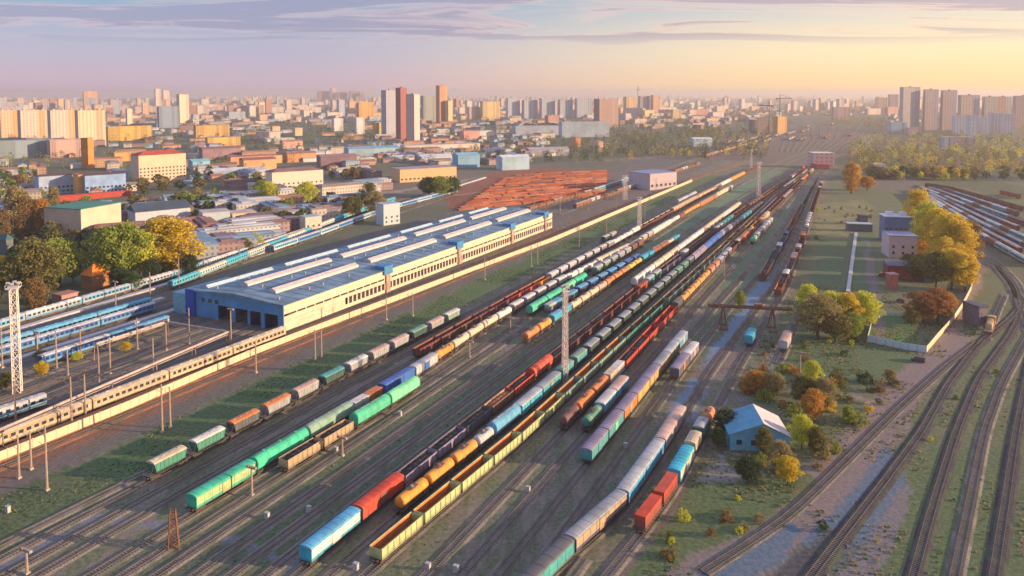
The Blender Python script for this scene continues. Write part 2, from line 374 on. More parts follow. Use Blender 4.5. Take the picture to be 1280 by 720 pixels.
verts = np.stack([GX, GY, np.zeros_like(GX)], -1).reshape(-1, 3)
ii, jj = np.meshgrid(np.arange(nr-1), np.arange(na), indexing='ij'); j2 = (jj+1) % na
quads = np.stack([ii*na+jj, ii*na+j2, (ii+1)*na+j2, (ii+1)*na+jj], -1).reshape(-1, 4)[:, ::-1]
me = bpy.data.meshes.new('ground'); me.vertices.add(len(verts)); me.vertices.foreach_set('co', verts.ravel().astype('f'))
me.loops.add(quads.size); me.loops.foreach_set('vertex_index', quads.ravel().astype('i'))
me.polygons.add(len(quads)); me.polygons.foreach_set('loop_start', np.arange(0, quads.size, 4).astype('i'))
me.update(calc_edges=True)
for nm, arr in (('cover', col), ('mottle', mot)):
    a = me.color_attributes.new(nm, 'FLOAT_COLOR', 'POINT'); d4 = np.concatenate([arr.reshape(-1, 3), np.ones((len(verts), 1))], 1)
    a.data.foreach_set('color', d4.ravel().astype('f'))
m, nt, b = base_mat('ground_cover')
ca = N(nt, 'ShaderNodeAttribute'); ca.attribute_name = 'cover'; ma = N(nt, 'ShaderNodeAttribute'); ma.attribute_name = 'mottle'
ms = nt.nodes.new('ShaderNodeSeparateColor'); nt.links.new(ma.outputs['Color'], ms.inputs[0])
v0 = objcoord(nt); vt = objcoord(nt, (1, 0.055, 1), (0, 0, AZ))
g1 = noise(nt, v0, 0.07, 6, 0.62); g2 = noise(nt, v0, 0.9, 5, 0.65); g3 = noise(nt, vt, 0.33, 5, 0.6); g4 = noise(nt, vt, 1.1, 4, 0.6)
c = ca.outputs['Color']
strk = math_node(nt, 'MULTIPLY', ms.outputs[1], 0.75)
c = mixc(nt, math_node(nt, 'MULTIPLY', strk, maprange(nt, g3, 0.35, 0.6)), c, mixc(nt, 0.5, c, (.05, .04, .045)))
c = mixc(nt, math_node(nt, 'MULTIPLY', strk, maprange(nt, g4, 0.52, 0.7)), c, (.19, .155, .14))
gcol = mixc(nt, maprange(nt, g2, .3, .7), (.05, .12, .035), (.13, .18, .065))
gm = math_node(nt, 'MULTIPLY', ms.outputs[0], maprange(nt, math_node(nt, 'ADD', math_node(nt, 'MULTIPLY', g1, 0.6), math_node(nt, 'MULTIPLY', g3, 0.4)), 0.41, 0.55))
c = mixc(nt, math_node(nt, 'MULTIPLY', gm, 0.8), c, gcol)
dry = maprange(nt, noise(nt, v0, 0.21, 5, 0.7), 0.52, 0.72)
c = mixc(nt, math_node(nt, 'MULTIPLY', math_node(nt, 'MULTIPLY', ms.outputs[0], dry), 0.45), c, (.17, .14, .07))
c = mixc(nt, maprange(nt, g2, .25, .75), mixc(nt, 0.30, c, (0.0, 0.0, 0.0)), mixc(nt, 0.14, c, (.4, .36, .32)))
nt.links.new(c, b.inputs['Base Color']); b.inputs['Roughness'].default_value = 0.95
bp = nt.nodes.new('ShaderNodeBump'); bp.inputs['Strength'].default_value = 0.5; bp.inputs['Distance'].default_value = 0.25
nt.links.new(g2, bp.inputs['Height']); nt.links.new(bp.outputs[0], b.inputs['Normal'])
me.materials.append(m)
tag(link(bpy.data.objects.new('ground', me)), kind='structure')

# ------------------------------------------------------------------ railway tracks
def resample(P, step):
    out = []; L = 0
    P = [Vector((p[0], p[1], 0)) for p in P]
    segs = [(b-a).length for a, b in zip(P, P[1:])]; tot = sum(segs); n = max(2, int(tot/step))
    for k in range(n+1):
        t = tot*k/n; i = 0
        while i < len(segs)-1 and t > segs[i]: t -= segs[i]; i += 1
        out.append(P[i].lerp(P[i+1], t/segs[i]))
    for _ in range(3): out = [out[0]] + [(out[i-1]+out[i]*2+out[i+1])/4 for i in range(1, len(out)-1)] + [out[-1]]
    return out
def normals(P):
    o = []
    for i in range(len(P)):
        t = (P[min(i+1, len(P)-1)] - P[max(i-1, 0)]).normalized(); o.append(Vector((t.y, -t.x, 0)))
    return o
def ribbon(mb, P, Nn, prof):
    """sweep an open (offset, height) profile along a path"""
    b = len(mb.v); k = len(prof)
    for p, n in zip(P, Nn):
        for o, z in prof: mb.v.append((p.x+n.x*o, p.y+n.y*o, z))
    for i in range(len(P)-1):
        for j in range(k-1):
            mb.f.append((b+i*k+j, b+i*k+j+1, b+(i+1)*k+j+1, b+(i+1)*k+j)); mb.m.append(0)
def gravel(c):
    k = ('gravel', c)
    if k in MC: return MC[k]
    m, nt, b = base_mat('ballast_gravel'); v = objcoord(nt); vt = objcoord(nt, (1, 0.1, 1), (0, 0, AZ))
    n1 = noise(nt, v, 2.2, 6, 0.75); n2 = noise(nt, vt, 0.25, 4)
    x = mixc(nt, maprange(nt, n1, .3, .7), tuple(q*.6 for q in c), tuple(q*1.5 for q in c))
    x = mixc(nt, math_node(nt, 'MULTIPLY', maprange(nt, n2, .44, .6), .7), x, (.07, .10, .05))
    nt.links.new(x, b.inputs['Base Color']); b.inputs['Roughness'].default_value = 0.95
    MC[k] = m; return m
BAL = gravel((.205, .18, .155)); BALR = gravel((.36, .13, .05)); BALD = gravel((.04, .038, .048)); TIE = plain((.18, .155, .135), 0.9, 0.3, 0.4, name='sleeper')
CELLS = set()   # ground taken by tracks, kept clear of plants
RZ = 0.42   # rail head level
def track(P, bal=BAL, sleepers=True, half=1.35, smax=420):
    for q in resample(P, 1.2):
        cx_, cy_ = int(q.x//1.5), int(q.y//1.5)
        for ax_ in (-1, 0, 1):
            for ay_ in (-1, 0, 1): CELLS.add((cx_+ax_, cy_+ay_))
    P = resample(P, 6); Nn = normals(P)
    mb = MB(); ribbon(mb, P, Nn, [(-half-.6, 0.0), (-half, .2), (half, .2), (half+.6, 0.0)])
    t = mb.build('railway_track', bal); tag(t, kind='structure')
    for o in (-.76, .76):
        r = MB(); ribbon(r, P, Nn, [(o-.05, .27), (o-.05, RZ), (o+.05, RZ), (o+.05, .27)]); r.build('rail', RAILM, t)
    if sleepers:
        Q = resample(P, 0.68); NQ = normals(Q); vs = []; fs = []; sb = MB()
        for p, n in zip(Q, NQ):
            if math.hypot(p.x, p.y) > smax or p.y < 95: continue
            sb.cbox(p.x, p.y, .16, 2.7, .24, .12, math.atan2(n.y, n.x))
        if sb.v: tag(sb.build('sleepers', TIE, t), kind='stuff')
    return t
def rowpath(n_list, s0=-70, s1=900):
    """path along the yard axis: list of (s, n) knots"""
    if not isinstance(n_list, (list, tuple)): n_list = [(s0, n_list), (s1, n_list)]
    return [S(s, n) for s, n in n_list]
def curve_n(n, s0=-75, conv=None):
    """yard road at offset n that bends towards the throat by the station"""
    k = [(s0, n), (420, n)]
    if conv is None: conv = n
    k += [(640, n + (conv-n)*.45), (840, conv), (1300, conv+14+ (conv-8)*0.5)]
    return k
ROADS = {}
def road(name, knots, **k):
    ROADS[name] = rowpath(knots); track(ROADS[name], **k)
road('T1', [(-75,-69),(3,-68.3),(140,-67.8),(420,-64),(700,-59),(860,-52)])
road('T3', [(-75,-57),(97,-57.3),(170,-58),(342,-57),(517,-56),(749,-51),(900,-40),(1200,-10)])
road('T2', [(-75,-48),(85,-48),(127,-50.6),(198,-50.6),(289,-45),(438,-45),(669,-40),(900,-25),(1200,0)])
road('T2b', [(-75,-42.5),(16,-42.6),(56,-41.6),(151,-43),(260,-42.5),(420,-42)])
road('T5', [(-75,-36.5),(161,-38),(237,-33.4),(300,-31),(500,-27),(860,-12)])
road('T6', [(-75,-30.5),(125,-30.1),(264,-29),(420,-24),(860,-8)])
road('Ta', [(-75,-24.5),(125,-24),(420,-20),(860,-4)])
road('T7', [(-75,-18.5),(219,-18.2),(465,-16.8),(600,-12),(850,-1),(1200,22)])
road('T8', [(-75,-13.2),(160,-12.8),(225,-13),(420,-10),(700,0),(850,3),(1200,26)])
road('T9', [(-75,-8.5),(19,-7.1),(68,-5),(174,-5),(335,-5),(482,-1),(735,8),(870,10),(1200,32)])
road('T10', [(-75,-2.2),(0,-1.5),(57,1.7),(131,2.2),(285,4),(560,4.6),(809,9.5),(1200,36)])
road('T11', [(-75,8.5),(69,9.2),(116,9.8),(177,9),(317,9),(560,12),(830,14),(1200,40)])
road('T12', [(-75,15),(104,15),(300,16),(560,17),(830,18)])
road('T13', [(-75,21),(81,21.4),(149,21),(260,24),(400,25),(700,20)])
road('T14', [(-75,27),(116,27.2),(200,28),(330,34),(500,30),(720,21),(900,24)])
road('T15', [(-75,27),(-20,26.4),(10,28.4),(19,31.5),(39,35.4),(67,36),(130,36),(250,40.5),(400,36),(720,24),(900,28)])
road('T16', [(-75,38),(-20,36.5),(17,39.5),(33,41.7),(54,43.3),(96,43.4),(140,43.5),(250,46),(400,41),(720,27.5)])
for n in (-62.6,): road('Tb', [(-75,n),(140,n),(420,n+1),(700,-55)])
road('Tc', [(-75,-74.5),(-20,-73.2),(60,-70)], sleepers=False)
for n in (-104.2, -109.0): road('Tw', [(-75,n-3),(71,n-1),(298,n+6),(651,n+11.5),(900,n+30)], bal=BALR)
road('T0', [(-75,33),(-20,32),(20,34)], sleepers=False)
for dn in (0, 5.2, 10.4): road('Tx', [(-75,-125-dn*1.0),(60,-127-dn),(92,-127-dn)])
for k, (dn, s1) in enumerate(((-143, 92), (-150, 92), (-158, 92), (-165, 92), (-178, 180))):
    road('Ty', [(-20,dn),(40,dn),(s1,dn)]); ROADS[f'Ty{k}'] = ROADS['Ty']
def px_track(pts, **k):
    P = [G(*p) for p in pts]; track(P, **k); return P
LA = px_track([(-60,434),(0,413),(215,350),(330,311),(380,294),(470,262),(600,222)])
LB = px_track([(60,412),(208,365),(440,271),(500,250),(600,226)])
LC = px_track([(-60,456),(0,440),(215,376)]); LC2 = px_track([(-60,466),(0,449),(222,381)])
LD = px_track([(-60,520),(22,497),(110,465)]); LE = px_track([(-60,545),(0,530),(60,508)])
# right-hand tracks
px_track([(1003,735),(1053,670),(1100,610),(1152,540),(1185,480),(1225,428),(1262,400),(1278,380)], bal=BALD, half=1.5)
px_track([(1138,735),(1164,640),(1195,540),(1222,475),(1262,420),(1275,395),(1268,360),(1246,332)], bal=BALD)
px_track([(1190,735),(1212,630),(1230,540),(1252,480),(1285,420)])
px_track([(1240,735),(1258,620),(1270,540),(1284,470),(1300,400)], bal=BALD, half=1.5)
px_track([(1300,455),(1280,400),(1262,355),(1241,332),(1215,310)]); px_track([(1310,440),(1290,390),(1272,352),(1250,330),(1222,308)])
px_track([(880,716),(985,648),(1050,584),(1120,514),(1180,460),(1222,428)], half=1.0)
FAR = []
for k in range(8):
    FAR.append(px_track([(1142-k*0+0,232+k*1.0),(1180,236+k*4.6),(1230,250+k*7.4),(1290,268+k*9.8)], sleepers=False))
for k in range(12):
    px_track([(975+k*7,190),(980+k*9,175),(965+k*12,160),(930+k*17,148)], sleepers=False)

# ------------------------------------------------------------------ wagons (origin on the rail head, +Y along the track, +X to the right)
def wheelset(): 
    b = MB()
    for x in (-.76, .76): b.tube((x-.07,0,.475),(x+.07,0,.475),.475,n=10)
    b.tube((-.9,0,.475),(.9,0,.475),.08,n=5); return b
def bogie_mb():
    b = MB()
    for x in (-1.02, 1.02):
        b.prof([(x-.08,.30),(x+.08,.30),(x+.08,.62),(x-.08,.62)], -.5, .5)
        b.box(x-.09, x+.09, -1.25, 1.25, .58, .74)
        for y in (-.93, .93): b.box(x-.13, x+.13, y-.22, y+.22, .34, .58)
    b.box(-1.1, 1.1, -.22, .22, .55, .8); return b
def under_mb(L, sill=True):
    b = MB(); h = L/2
    b.box(-.28, .28, -h+.3, h-.3, .85, 1.12)
    for y in (-h+.55, h-.55): b.box(-1.35, 1.35, y-.2, y+.2, .92, 1.14)
    for y in (-h+.02, h-.02): b.box(-.16, .16, y-.42, y+.42, .86, 1.1)
    for x in (-.88, .88):
        for y in (-h+.3, h-.3):
            s = 1 if y > 0 else -1; b.tube((x, y, 1.05), (x, y+s*.5, 1.05), .11, n=6); b.tube((x, y+s*.48, 1.05), (x, y+s*.55, 1.05), .22, n=8)
    b.box(-1.0, .2, -1.4, 1.2, .5, .84); b.tube((.5,-.9,.68),(.5,.9,.68),.22,n=8)
    for x in (-1.3, 1.3): b.box(x-.06, x+.06, -h+.6, h-.6, .96, 1.13)
    return b
def arch(w, z0, z1, n=6):
    """roof outline: flat bottom, bowed top"""
    P = [(-w, z0), (w, z0)]
    for i in range(n+1):
        t = math.pi*i/n; P.append((w*math.cos(t), z0+.06 + (z1-z0-.06)*math.sin(t)))
    return P
def gondola(c, inner, load, L):
    h = L/2 - .45; W_ = 1.53; z0, z1 = 1.18, 3.30; parts = []
    for sx in (-1, 1):
        b = MB(); x = sx*W_
        b.box(min(x, x-sx*.07), max(x, x-sx*.07), -h, h, z0, z1)
        b.box(min(x-sx*.1, x+sx*.08), max(x-sx*.1, x+sx*.08), -h-.02, h+.02, z1+.002, z1+.14)
        nb = 7
        for k in range(nb+1):
            y = -h + .12 + (2*h-.24)*k/nb; b.box(min(x+sx*.003, x+sx*.12), max(x+sx*.003, x+sx*.12), y-.09, y+.09, z0-.1, z1-.003)
        b.box(min(x+sx*.004, x+sx*.06), max(x+sx*.004, x+sx*.06), -h, h, z0-.12, z0+.1)
        parts.append(('side_wall', b, c))
    for sy in (-1, 1):
        b = MB(); y = sy*h
        b.box(-W_+.07, W_-.07, min(y, y-sy*.07), max(y, y-sy*.07), z0, z1)
        for z in (1.6, 2.2, 2.8): b.box(-W_+.1, W_-.1, min(y+sy*.003, y+sy*.1), max(y+sy*.003, y+sy*.1), z, z+.16)
        parts.append(('end_wall', b, c))
    b = MB(); b.box(-W_+.08, W_-.08, -h+.08, h-.08, z0-.02, z0+.08)
    for sx in (-1, 1): b.box(min(sx*(W_-.085), sx*(W_-.11)), max(sx*(W_-.085), sx*(W_-.11)), -h+.09, h-.09, z0+.09, z1-.02)
    parts.append(('inner_lining', b, inner))
    if load:
        b = MB(); ny, nx = 12, 4; r = random.Random(3); vs = []
        for i in range(ny+1):
            for j in range(nx+1):
                e = math.sin(math.pi*i/ny)**.4*math.sin(math.pi*(j+.4)/(nx+.8))
                vs.append((-W_+.13+(2*W_-.26)*j/nx, -h+.12+(2*h-.24)*i/ny, 2.55+.75*e*(.8+.4*abs(math.sin(i*1.6))) + r.uniform(-.05,.05)))
        b.add(vs, [(i*(nx+1)+j, i*(nx+1)+j+1, (i+1)*(nx+1)+j+1, (i+1)*(nx+1)+j) for i in range(ny) for j in range(nx)])
        parts.append(('bulk_load', b, load))
    return parts
def boxcar(c, roof, c2, L, H=4.35):
    h = L/2-.45; W_ = 1.55; b = MB(); b.box(-W_, W_, -h, h, 1.15, H-.45)
    for sx in (-1, 1):
        for k in range(9):
            y = -h+.1+(2*h-.2)*k/8
            if abs(y) < 1.6: continue
            b.box(min(sx*(W_+.003), sx*(W_+.07)), max(sx*(W_+.003), sx*(W_+.07)), y-.06, y+.06, 1.16, H-.5)
        for z in (1.2, 2.45, H-.62): b.box(min(sx*(W_+.002), sx*(W_+.05)), max(sx*(W_+.002), sx*(W_+.05)), -h, h, z, z+.08)
    for sy in (-1, 1):
        for z in (1.7, 2.4, 3.1): b.box(-W_+.1, W_-.1, min(sy*(h+.003), sy*(h+.07)), max(sy*(h+.003), sy*(h+.07)), z, z+.12)
    parts = [('body', b, c)]
    r = MB(); r.prof(arch(W_+.08, H-.5, H, 6), -h-.12, h+.12)
    for k in range(8):
        y = -h+.8+(2*h-1.6)*k/7; r.prof(arch(W_+.1, H-.46, H+.05, 6), y-.05, y+.05)
    parts.append(('roof', r, roof))
    for sx in (-1, 1):
        d = MB(); x0, x1 = sorted((sx*(W_+.01), sx*(W_+.12))); d.box(x0, x1, -1.45, 1.25, 1.22, H-.68)
        x2, x3 = sorted((sx*(W_+.121), sx*(W_+.16))); d.box(x2, x3, -1.4, -1.3, 1.3, H-.8); d.box(x2, x3, 1.0, 1.1, 1.3, H-.8); d.box(x2, x3, -.3, .1, 1.8, 2.6)
        parts.append(('door', d, c2))
    return parts
def boxpanel(c, roof, c2, L):
    """box wagon whose long sides are painted differently from its ends"""
    P = boxcar(c, roof, c2, L); h = L/2-.47
    for sx in (-1, 1):
        g = MB(); x0, x1 = sorted((sx*1.552, sx*1.60)); g.box(x0, x1, -h, -1.5, 1.9, 3.75); g.box(x0, x1, 1.3, h, 1.9, 3.75); P.append(('side_panel', g, c2))
    return P
def hopper(c, roof, c2, L, H=4.5):
    """covered hopper with sloping ends and open platforms"""
    h = L/2-.45; e = h-1.1; W_ = 1.5; b = MB()
    pts = [(-.55, 1.0), (.55, 1.0), (W_, 1.95), (W_, H-.5), (-W_, H-.5), (-W_, 1.95)]
    ye = [e-1.1, e-1.1, e-.5, e, e, e-.5]
    b.prof(pts, 0, 0, [-y for y in ye], ye)
    for sx in (-1, 1):
        for k in range(8):
            y = -e+.5+(2*e-1.0)*k/7; b.box(min(sx*(W_+.003), sx*(W_+.08)), max(sx*(W_+.003), sx*(W_+.08)), y-.06, y+.06, 2.0, H-.55)
    parts = [('body', b, c)]
    r = MB(); r.prof(arch(W_+.05, H-.52, H-.02, 6), -e-.05, e+.05)
    for sx in (-.25, .25): r.box(sx-.12, sx+.12, -e, e, H+.0, H+.06)
    parts.append(('roof', r, roof))
    for k in range(4):
        d = MB(); y = -e+1.4+(2*e-2.8)*k/3; d.tube((0,y,H-.05),(0,y,H+.14),.42,n=8); parts.append(('hatch', d, c2))
    for sy in (-1, 1):
        g = MB()
        g.box(-1.35, 1.35, min(sy*(e-.2), sy*(h+.1)), max(sy*(e-.2), sy*(h+.1)), 1.145, 1.22)
        for x in (-1.3, 1.3): g.beam((x, sy*(h-.05), 1.22), (x, sy*(e+.08), 3.6), .09); g.beam((x, sy*(h), 1.22), (x, sy*(h), 2.2), .06)
        g.beam((-1.3, sy*h, 2.2), (1.3, sy*h, 2.2), .06)
        for k in range(7): g.beam((.5, sy*(e+.2), 1.4+k*.42), (.95, sy*(e+.2), 1.4+k*.42), .05)
        parts.append(('end_platform', g, 'dgrey'))
    return parts
def roundtop(c, roof, c2, L, H=4.7):
    """long covered grain hopper with a barrel roof"""
    h = L/2-.4; W_ = 1.6; P = [(-.9,1.15),(.9,1.15),(W_,1.9),(W_,3.2)]
    for i in range(1, 8):
        t = math.pi*i/8; P.append((W_*math.cos(t), 3.2+(H-3.2)*math.sin(t)))
    P += [(-W_,3.2),(-W_,1.9)]; b = MB(); b.prof(P, -h, h)
    for k in range(6):
        y = -h+.3+(2*h-.6)*k/5; b.prof([(x*1.025, 1.14+(z-1.14)*1.015) for x, z in P], y-.07, y+.07)
    parts = [('body', b, c)]
    w = MB(); w.box(-.35, .35, -h+.5, h-.5, H+.06, H+.12); parts.append(('roof_walk', w, roof))
    for k in range(3):
        d = MB(); y = -h*.62+h*1.24*k/2; d.tube((0,y,H+.12),(0,y,H+.3),.4,n=8); parts.append(('hatch', d, c2))
    return parts
def tank(c, band, c2, L, r=1.45):
    h = L/2-.55; z = 1.25+r; b = MB(); n = 14; vs = []; fs = []
    rings = [(-h,.02),(-h+.02,r*.45),(-h+.12,r*.78),(-h+.34,r*.96),(-h+.6,r),(h-.6,r),(h-.34,r*.96),(h-.12,r*.78),(h-.02,r*.45),(h,.02)]
    for y, q in rings:
        for i in range(n): vs.append((q*math.cos(2*math.pi*i/n), y, z+q*math.sin(2*math.pi*i/n)))
    for k in range(len(rings)-1):
        for i in range(n): fs.append((k*n+i, k*n+(i+1)%n, (k+1)*n+(i+1)%n, (k+1)*n+i))
    b.add(vs, fs); parts = [('barrel', b, c)]
    d = MB(); d.tube((0,0,z+r-.1),(0,0,z+r+.32),.48,n=10); d.tube((0,0,z+r+.32),(0,0,z+r+.4),.36,n=8); parts.append(('dome', d, c2))
    w = MB(); w.box(-.75,.75,-1.5,1.5,z+r+.0,z+r+.06)
    for x in (-.75,.75):
        w.beam((x,-1.5,z+r+.5),(x,1.5,z+r+.5),.05)
        for y in (-1.5,0,1.5): w.beam((x,y,z+r),(x,y,z+r+.5),.05)
    for x in (-1,1): w.beam((x*.9,.3,1.1),(x*1.42,.3,z),.06); w.beam((x*1.42,.3,z),(x*.75,.3,z+r),.06); w.beam((x*.9,-.3,1.1),(x*1.42,-.3,z),.06); w.beam((x*1.42,-.3,z),(x*.75,-.3,z+r),.06)
    parts.append(('walkway', w, 'dgrey'))
    for y in (-h*.62, h*.62):
        g = MB(); P = [(math.cos(2*math.pi*i/n)*(r+.03), z+math.sin(2*math.pi*i/n)*(r+.03)) for i in range(n)]; g.prof(P, y-.12, y+.12); parts.append(('barrel_band', g, band))
    s = MB()
    for y in (-h*.7, h*.7): s.prof([(-1.2,1.1),(1.2,1.1),(1.0,1.75),(-1.0,1.75)], y-.3, y+.3)
    s.box(-1.35,1.35,-h-.1,h+.1,1.06,1.13); parts.append(('saddle', s, 'dgrey'))
    return parts
def flat(c, roof, c2, L):
    h = L/2-.4; b = MB(); b.box(-1.45,1.45,-h,h,1.14,1.30)
    for sx in (-1,1):
        b.prof([(sx*1.45-.05,1.0),(sx*1.45+.05,1.0),(sx*1.45+.05,1.14),(sx*1.45-.05,1.14)], -h+.1, h-.1)
        for k in range(8): y = -h+.6+(2*h-1.2)*k/7; b.box(min(sx*1.5,sx*1.58), max(sx*1.5,sx*1.58), y-.06, y+.06, 1.05, 1.45)
    return [('deck', b, c)]
def coach(c, roof, band, L, H=4.3):
    h = L/2-.25; W_ = 1.5; b = MB(); b.prof([(-1.35,1.0),(1.35,1.0),(W_,1.3),(W_,H-.6),(-W_,H-.6),(-W_,1.3)], -h, h)
    parts = [('body', b, c)]
    r = MB(); r.prof(arch(W_+.02,H-.62,H,8), -h-.05, h+.05)
    for k in range(7): y = -h+1.5+(2*h-3)*k/6; r.box(-.35,.35,y-.5,y+.5,H-.06,H+.12)
    parts.append(('roof', r, roof))
    for sx in (-1,1):
        s = MB(); x0, x1 = sorted((sx*(W_+.002), sx*(W_+.03))); s.box(x0,x1,-h+.02,h-.02,1.32,2.0); parts.append(('waist_panel', s, band))
        g = MB(); x0, x1 = sorted((sx*(W_+.004), sx*(W_+.035))); nw = max(6, int(L/2.2))
        for k in range(nw): y = -h+1.6+(2*h-3.2)*k/(nw-1); g.box(x0,x1,y-.62,y+.62,2.25,3.15)
        parts.append(('window_row', g, 'GLASS'))
        for y in (-h+.75, h-.75):
            d = MB(); d.box(x0,x1+(.01 if sx>0 else 0),y-.4,y+.4,1.35,3.3); parts.append(('door', d, band))
    for sy in (-1,1):
        d = MB(); d.box(-.5,.5,min(sy*(h+.01),sy*(h+.24)),max(sy*(h+.01),sy*(h+.24)),1.2,3.5); parts.append(('gangway', d, 'black'))
    u = MB(); u.box(-1.2,1.2,-h*.45,h*.45,.4,.99); parts.append(('equipment_box', u, 'dgrey'))
    return parts
def loco(c, roof, c2, L, H=4.5):
    h = L/2-.4; b = MB(); b.box(-1.5,1.5,-h,h,1.05,1.35); b.box(-1.05,1.05,-h+2.2,h-5.0,1.35,3.5); b.box(-1.0,1.0,h-2.5,h-.4,1.35,3.0)
    for sy, y in ((1,h),(-1,-h)):
        for k in range(9):
            x = -1.4+2.8*k/8
        b.beam((-1.45,y,2.2),(1.45,y,2.2),.06)
        for x in (-1.45,-.5,.5,1.45): b.beam((x,y,1.3),(x,y,2.2),.06)
    p = [('body', b, c)]
    k = MB(); k.box(-1.5,1.5,h-5.0,h-2.5,1.35,4.0); p.append(('cab', k, c2))
    r = MB(); r.prof(arch(1.6,4.0,4.3), h-5.15, h-2.35); r.box(-.6,.6,-h+3,h-6,3.5,3.8); r.tube((0,0,3.5),(0,0,4.1),.22,n=8); p.append(('cab_roof', r, roof))
    for sx in (-1,1):
        g = MB(); x0,x1 = sorted((sx*1.503,sx*1.53)); g.box(x0,x1,h-4.6,h-3.9,2.5,3.5); g.box(x0,x1,h-3.6,h-2.9,2.5,3.5); p.append(('window', g, 'GLASS'))
    g = MB(); g.box(-1.1,1.1,h-2.5,h-2.46,3.05,3.7); g.box(-1.1,-.0,h-5.04,h-5.0,3.05,3.7); p.append(('window', g, 'GLASS'))
    return p
KIND = dict(bxs=(boxpanel, 'box_wagon', 'closed box wagon', 'box wagon', 15.0), gon=(gondola, 'gondola_wagon', 'open-topped gondola wagon', 'gondola wagon', 14.0), box=(boxcar, 'box_wagon', 'closed box wagon', 'box wagon', 15.0),
    hop=(hopper, 'hopper_wagon', 'covered hopper wagon', 'hopper wagon', 11.6), rnd=(roundtop, 'grain_wagon', 'barrel-roofed grain wagon', 'grain wagon', 15.0),
    tank=(tank, 'tank_wagon', 'cylindrical tank wagon', 'tank wagon', 12.0), flat=(flat, 'flat_wagon', 'low flat wagon', 'flat wagon', 14.6),
    coach=(coach, 'passenger_car', 'passenger car', 'passenger car', 24.5), loco=(loco, 'shunting_locomotive', 'shunting locomotive', 'locomotive', 17.0))
MESHC = {}
def matof(c, dirt=.45):
    if c == 'GLASS': return glass()
    if c == 'COAL': return plain((.025,.025,.03), .9, .4, 2.0, name='coal')
    if c == 'ORE': return plain((.30,.11,.05), .9, .35, 1.5, name='ore')
    if isinstance(c, tuple): return paint(c, dirt)
    return P_(c, dirt)
def wagon_meshes(kind, c, a, b2, L, far):
    key = (kind, c, a, b2, round(L, 1), far)
    if key in MESHC: return MESHC[key]
    parts = KIND[kind][0](c, a, b2, L)
    bd = max(2.2, L/2 - (2.3 if kind not in ('coach',) else 3.2))
    u = under_mb(L)
    if far:
        allb = MB(); mats = []
        for nm, mb, cc in parts:
            if cc not in mats: mats.append(cc)
            allb.merge(mb, mats.index(cc))
        mats.append('dgrey'); k = len(mats)-1
        e = MB(); e.box(-1.2,1.2,-L/2+.3,L/2-.3,.7,1.12)
        for y in (-bd, bd): e.box(-1.1,1.1,y-1.2,y+1.2,.05,.75)
        allb.merge(e, k)
        res = allb.mesh(kind, [matof(x) for x in mats])
    else:
        res = []
        for nm, mb, cc in parts:
            me = mb.mesh(nm, matof(cc))
            if nm in ('barrel', 'barrel_band'): me.polygons.foreach_set('use_smooth', [True]*len(me.polygons))
            res.append((nm, me, Vector((0,0,0))))
        res.append(('underframe', u.mesh('underframe', STEEL), Vector((0,0,0))))
        if 'bog' not in MESHC: MESHC['bog'] = (bogie_mb().mesh('bogie', STEEL), wheelset().mesh('wheelset', RUSTM))
        for y in (-bd, bd): res.append(('bogie', 'BOG', Vector((0,y,0))))
    MESHC[key] = res; return res
ORD = ['first','second','third','fourth','fifth','sixth','seventh','eighth','ninth','tenth','eleventh','twelfth','thirteenth','fourteenth','fifteenth','sixteenth','seventeenth','eighteenth','nineteenth','twentieth']
def ordw(i): return ORD[i] if i < 20 else f'{i+1}th' if (i+1) % 10 not in (1,2,3) or (i+1)//10 % 10 == 1 else f"{i+1}{ {1:'st',2:'nd',3:'rd'}[(i+1)%10] }"
def put_wagon(kind, c, a, b2, L, loc, rz, label, group, dist):
    far = dist > 380
    _, nm, w, cat, _L = KIND[kind]
    if far:
        o = inst(nm, wagon_meshes(kind, c, a, b2, L, True), None, loc, rz); tag(o, label, cat, group)
    else:
        o = empty(nm, loc, rz, label, cat, group)
        for pn, me, off in wagon_meshes(kind, c, a, b2, L, False):
            if me == 'BOG':
                bo = inst('bogie', MESHC['bog'][0], o, off)
                if dist < 300:
                    for y in (-.93, .93): inst('wheelset', MESHC['bog'][1], bo, (0, y, 0))
            else:
                q = inst(pn, me, o, off)
                if pn == 'window_row': q['kind'] = 'stuff'
    return o
class Path:
    def __init__(s, P, step=4.0):
        s.P = resample(P, step); s.c = [0.0]
        for a, b in zip(s.P, s.P[1:]): s.c.append(s.c[-1] + (b-a).length)
        s.L = s.c[-1]
    def at(s, d):
        d = max(0, min(s.L, d)); i = min(len(s.c)-2, max(0, int(d/s.L*(len(s.c)-1))))
        while i > 0 and s.c[i] > d: i -= 1
        while i < len(s.c)-2 and s.c[i+1] < d: i += 1
        return s.P[i].lerp(s.P[i+1], (d-s.c[i])/(s.c[i+1]-s.c[i]))
    def find(s, p):
        p = Vector((p[0], p[1], 0)); j = min(range(len(s.P)), key=lambda k: (s.P[k]-p).length)
        t = (s.P[min(j+1, len(s.P)-1)]-s.P[max(j-1, 0)]).normalized(); return s.c[j] + (p-s.P[j]).dot(t)
def DSC(k, c, a, b):
    if k == 'gon': return f"{W(c)} gondola wagon, " + ("dark coal load" if b == 'COAL' else "reddish ore load" if b else f"{W(a)} inside")
    if k == 'tank': return f"{W(c)} tank wagon, {W(b)} dome"
    if k == 'rnd': return f"{W(c)} barrel-roofed wagon"
    if k == 'flat': return f"{W(c)} flat wagon"
    return f"{W(c)} { {'box':'box wagon','bxs':'two-tone box wagon','hop':'hopper wagon','coach':'passenger car','loco':'shunting locomotive'}[k]}, {W(a)} roof"
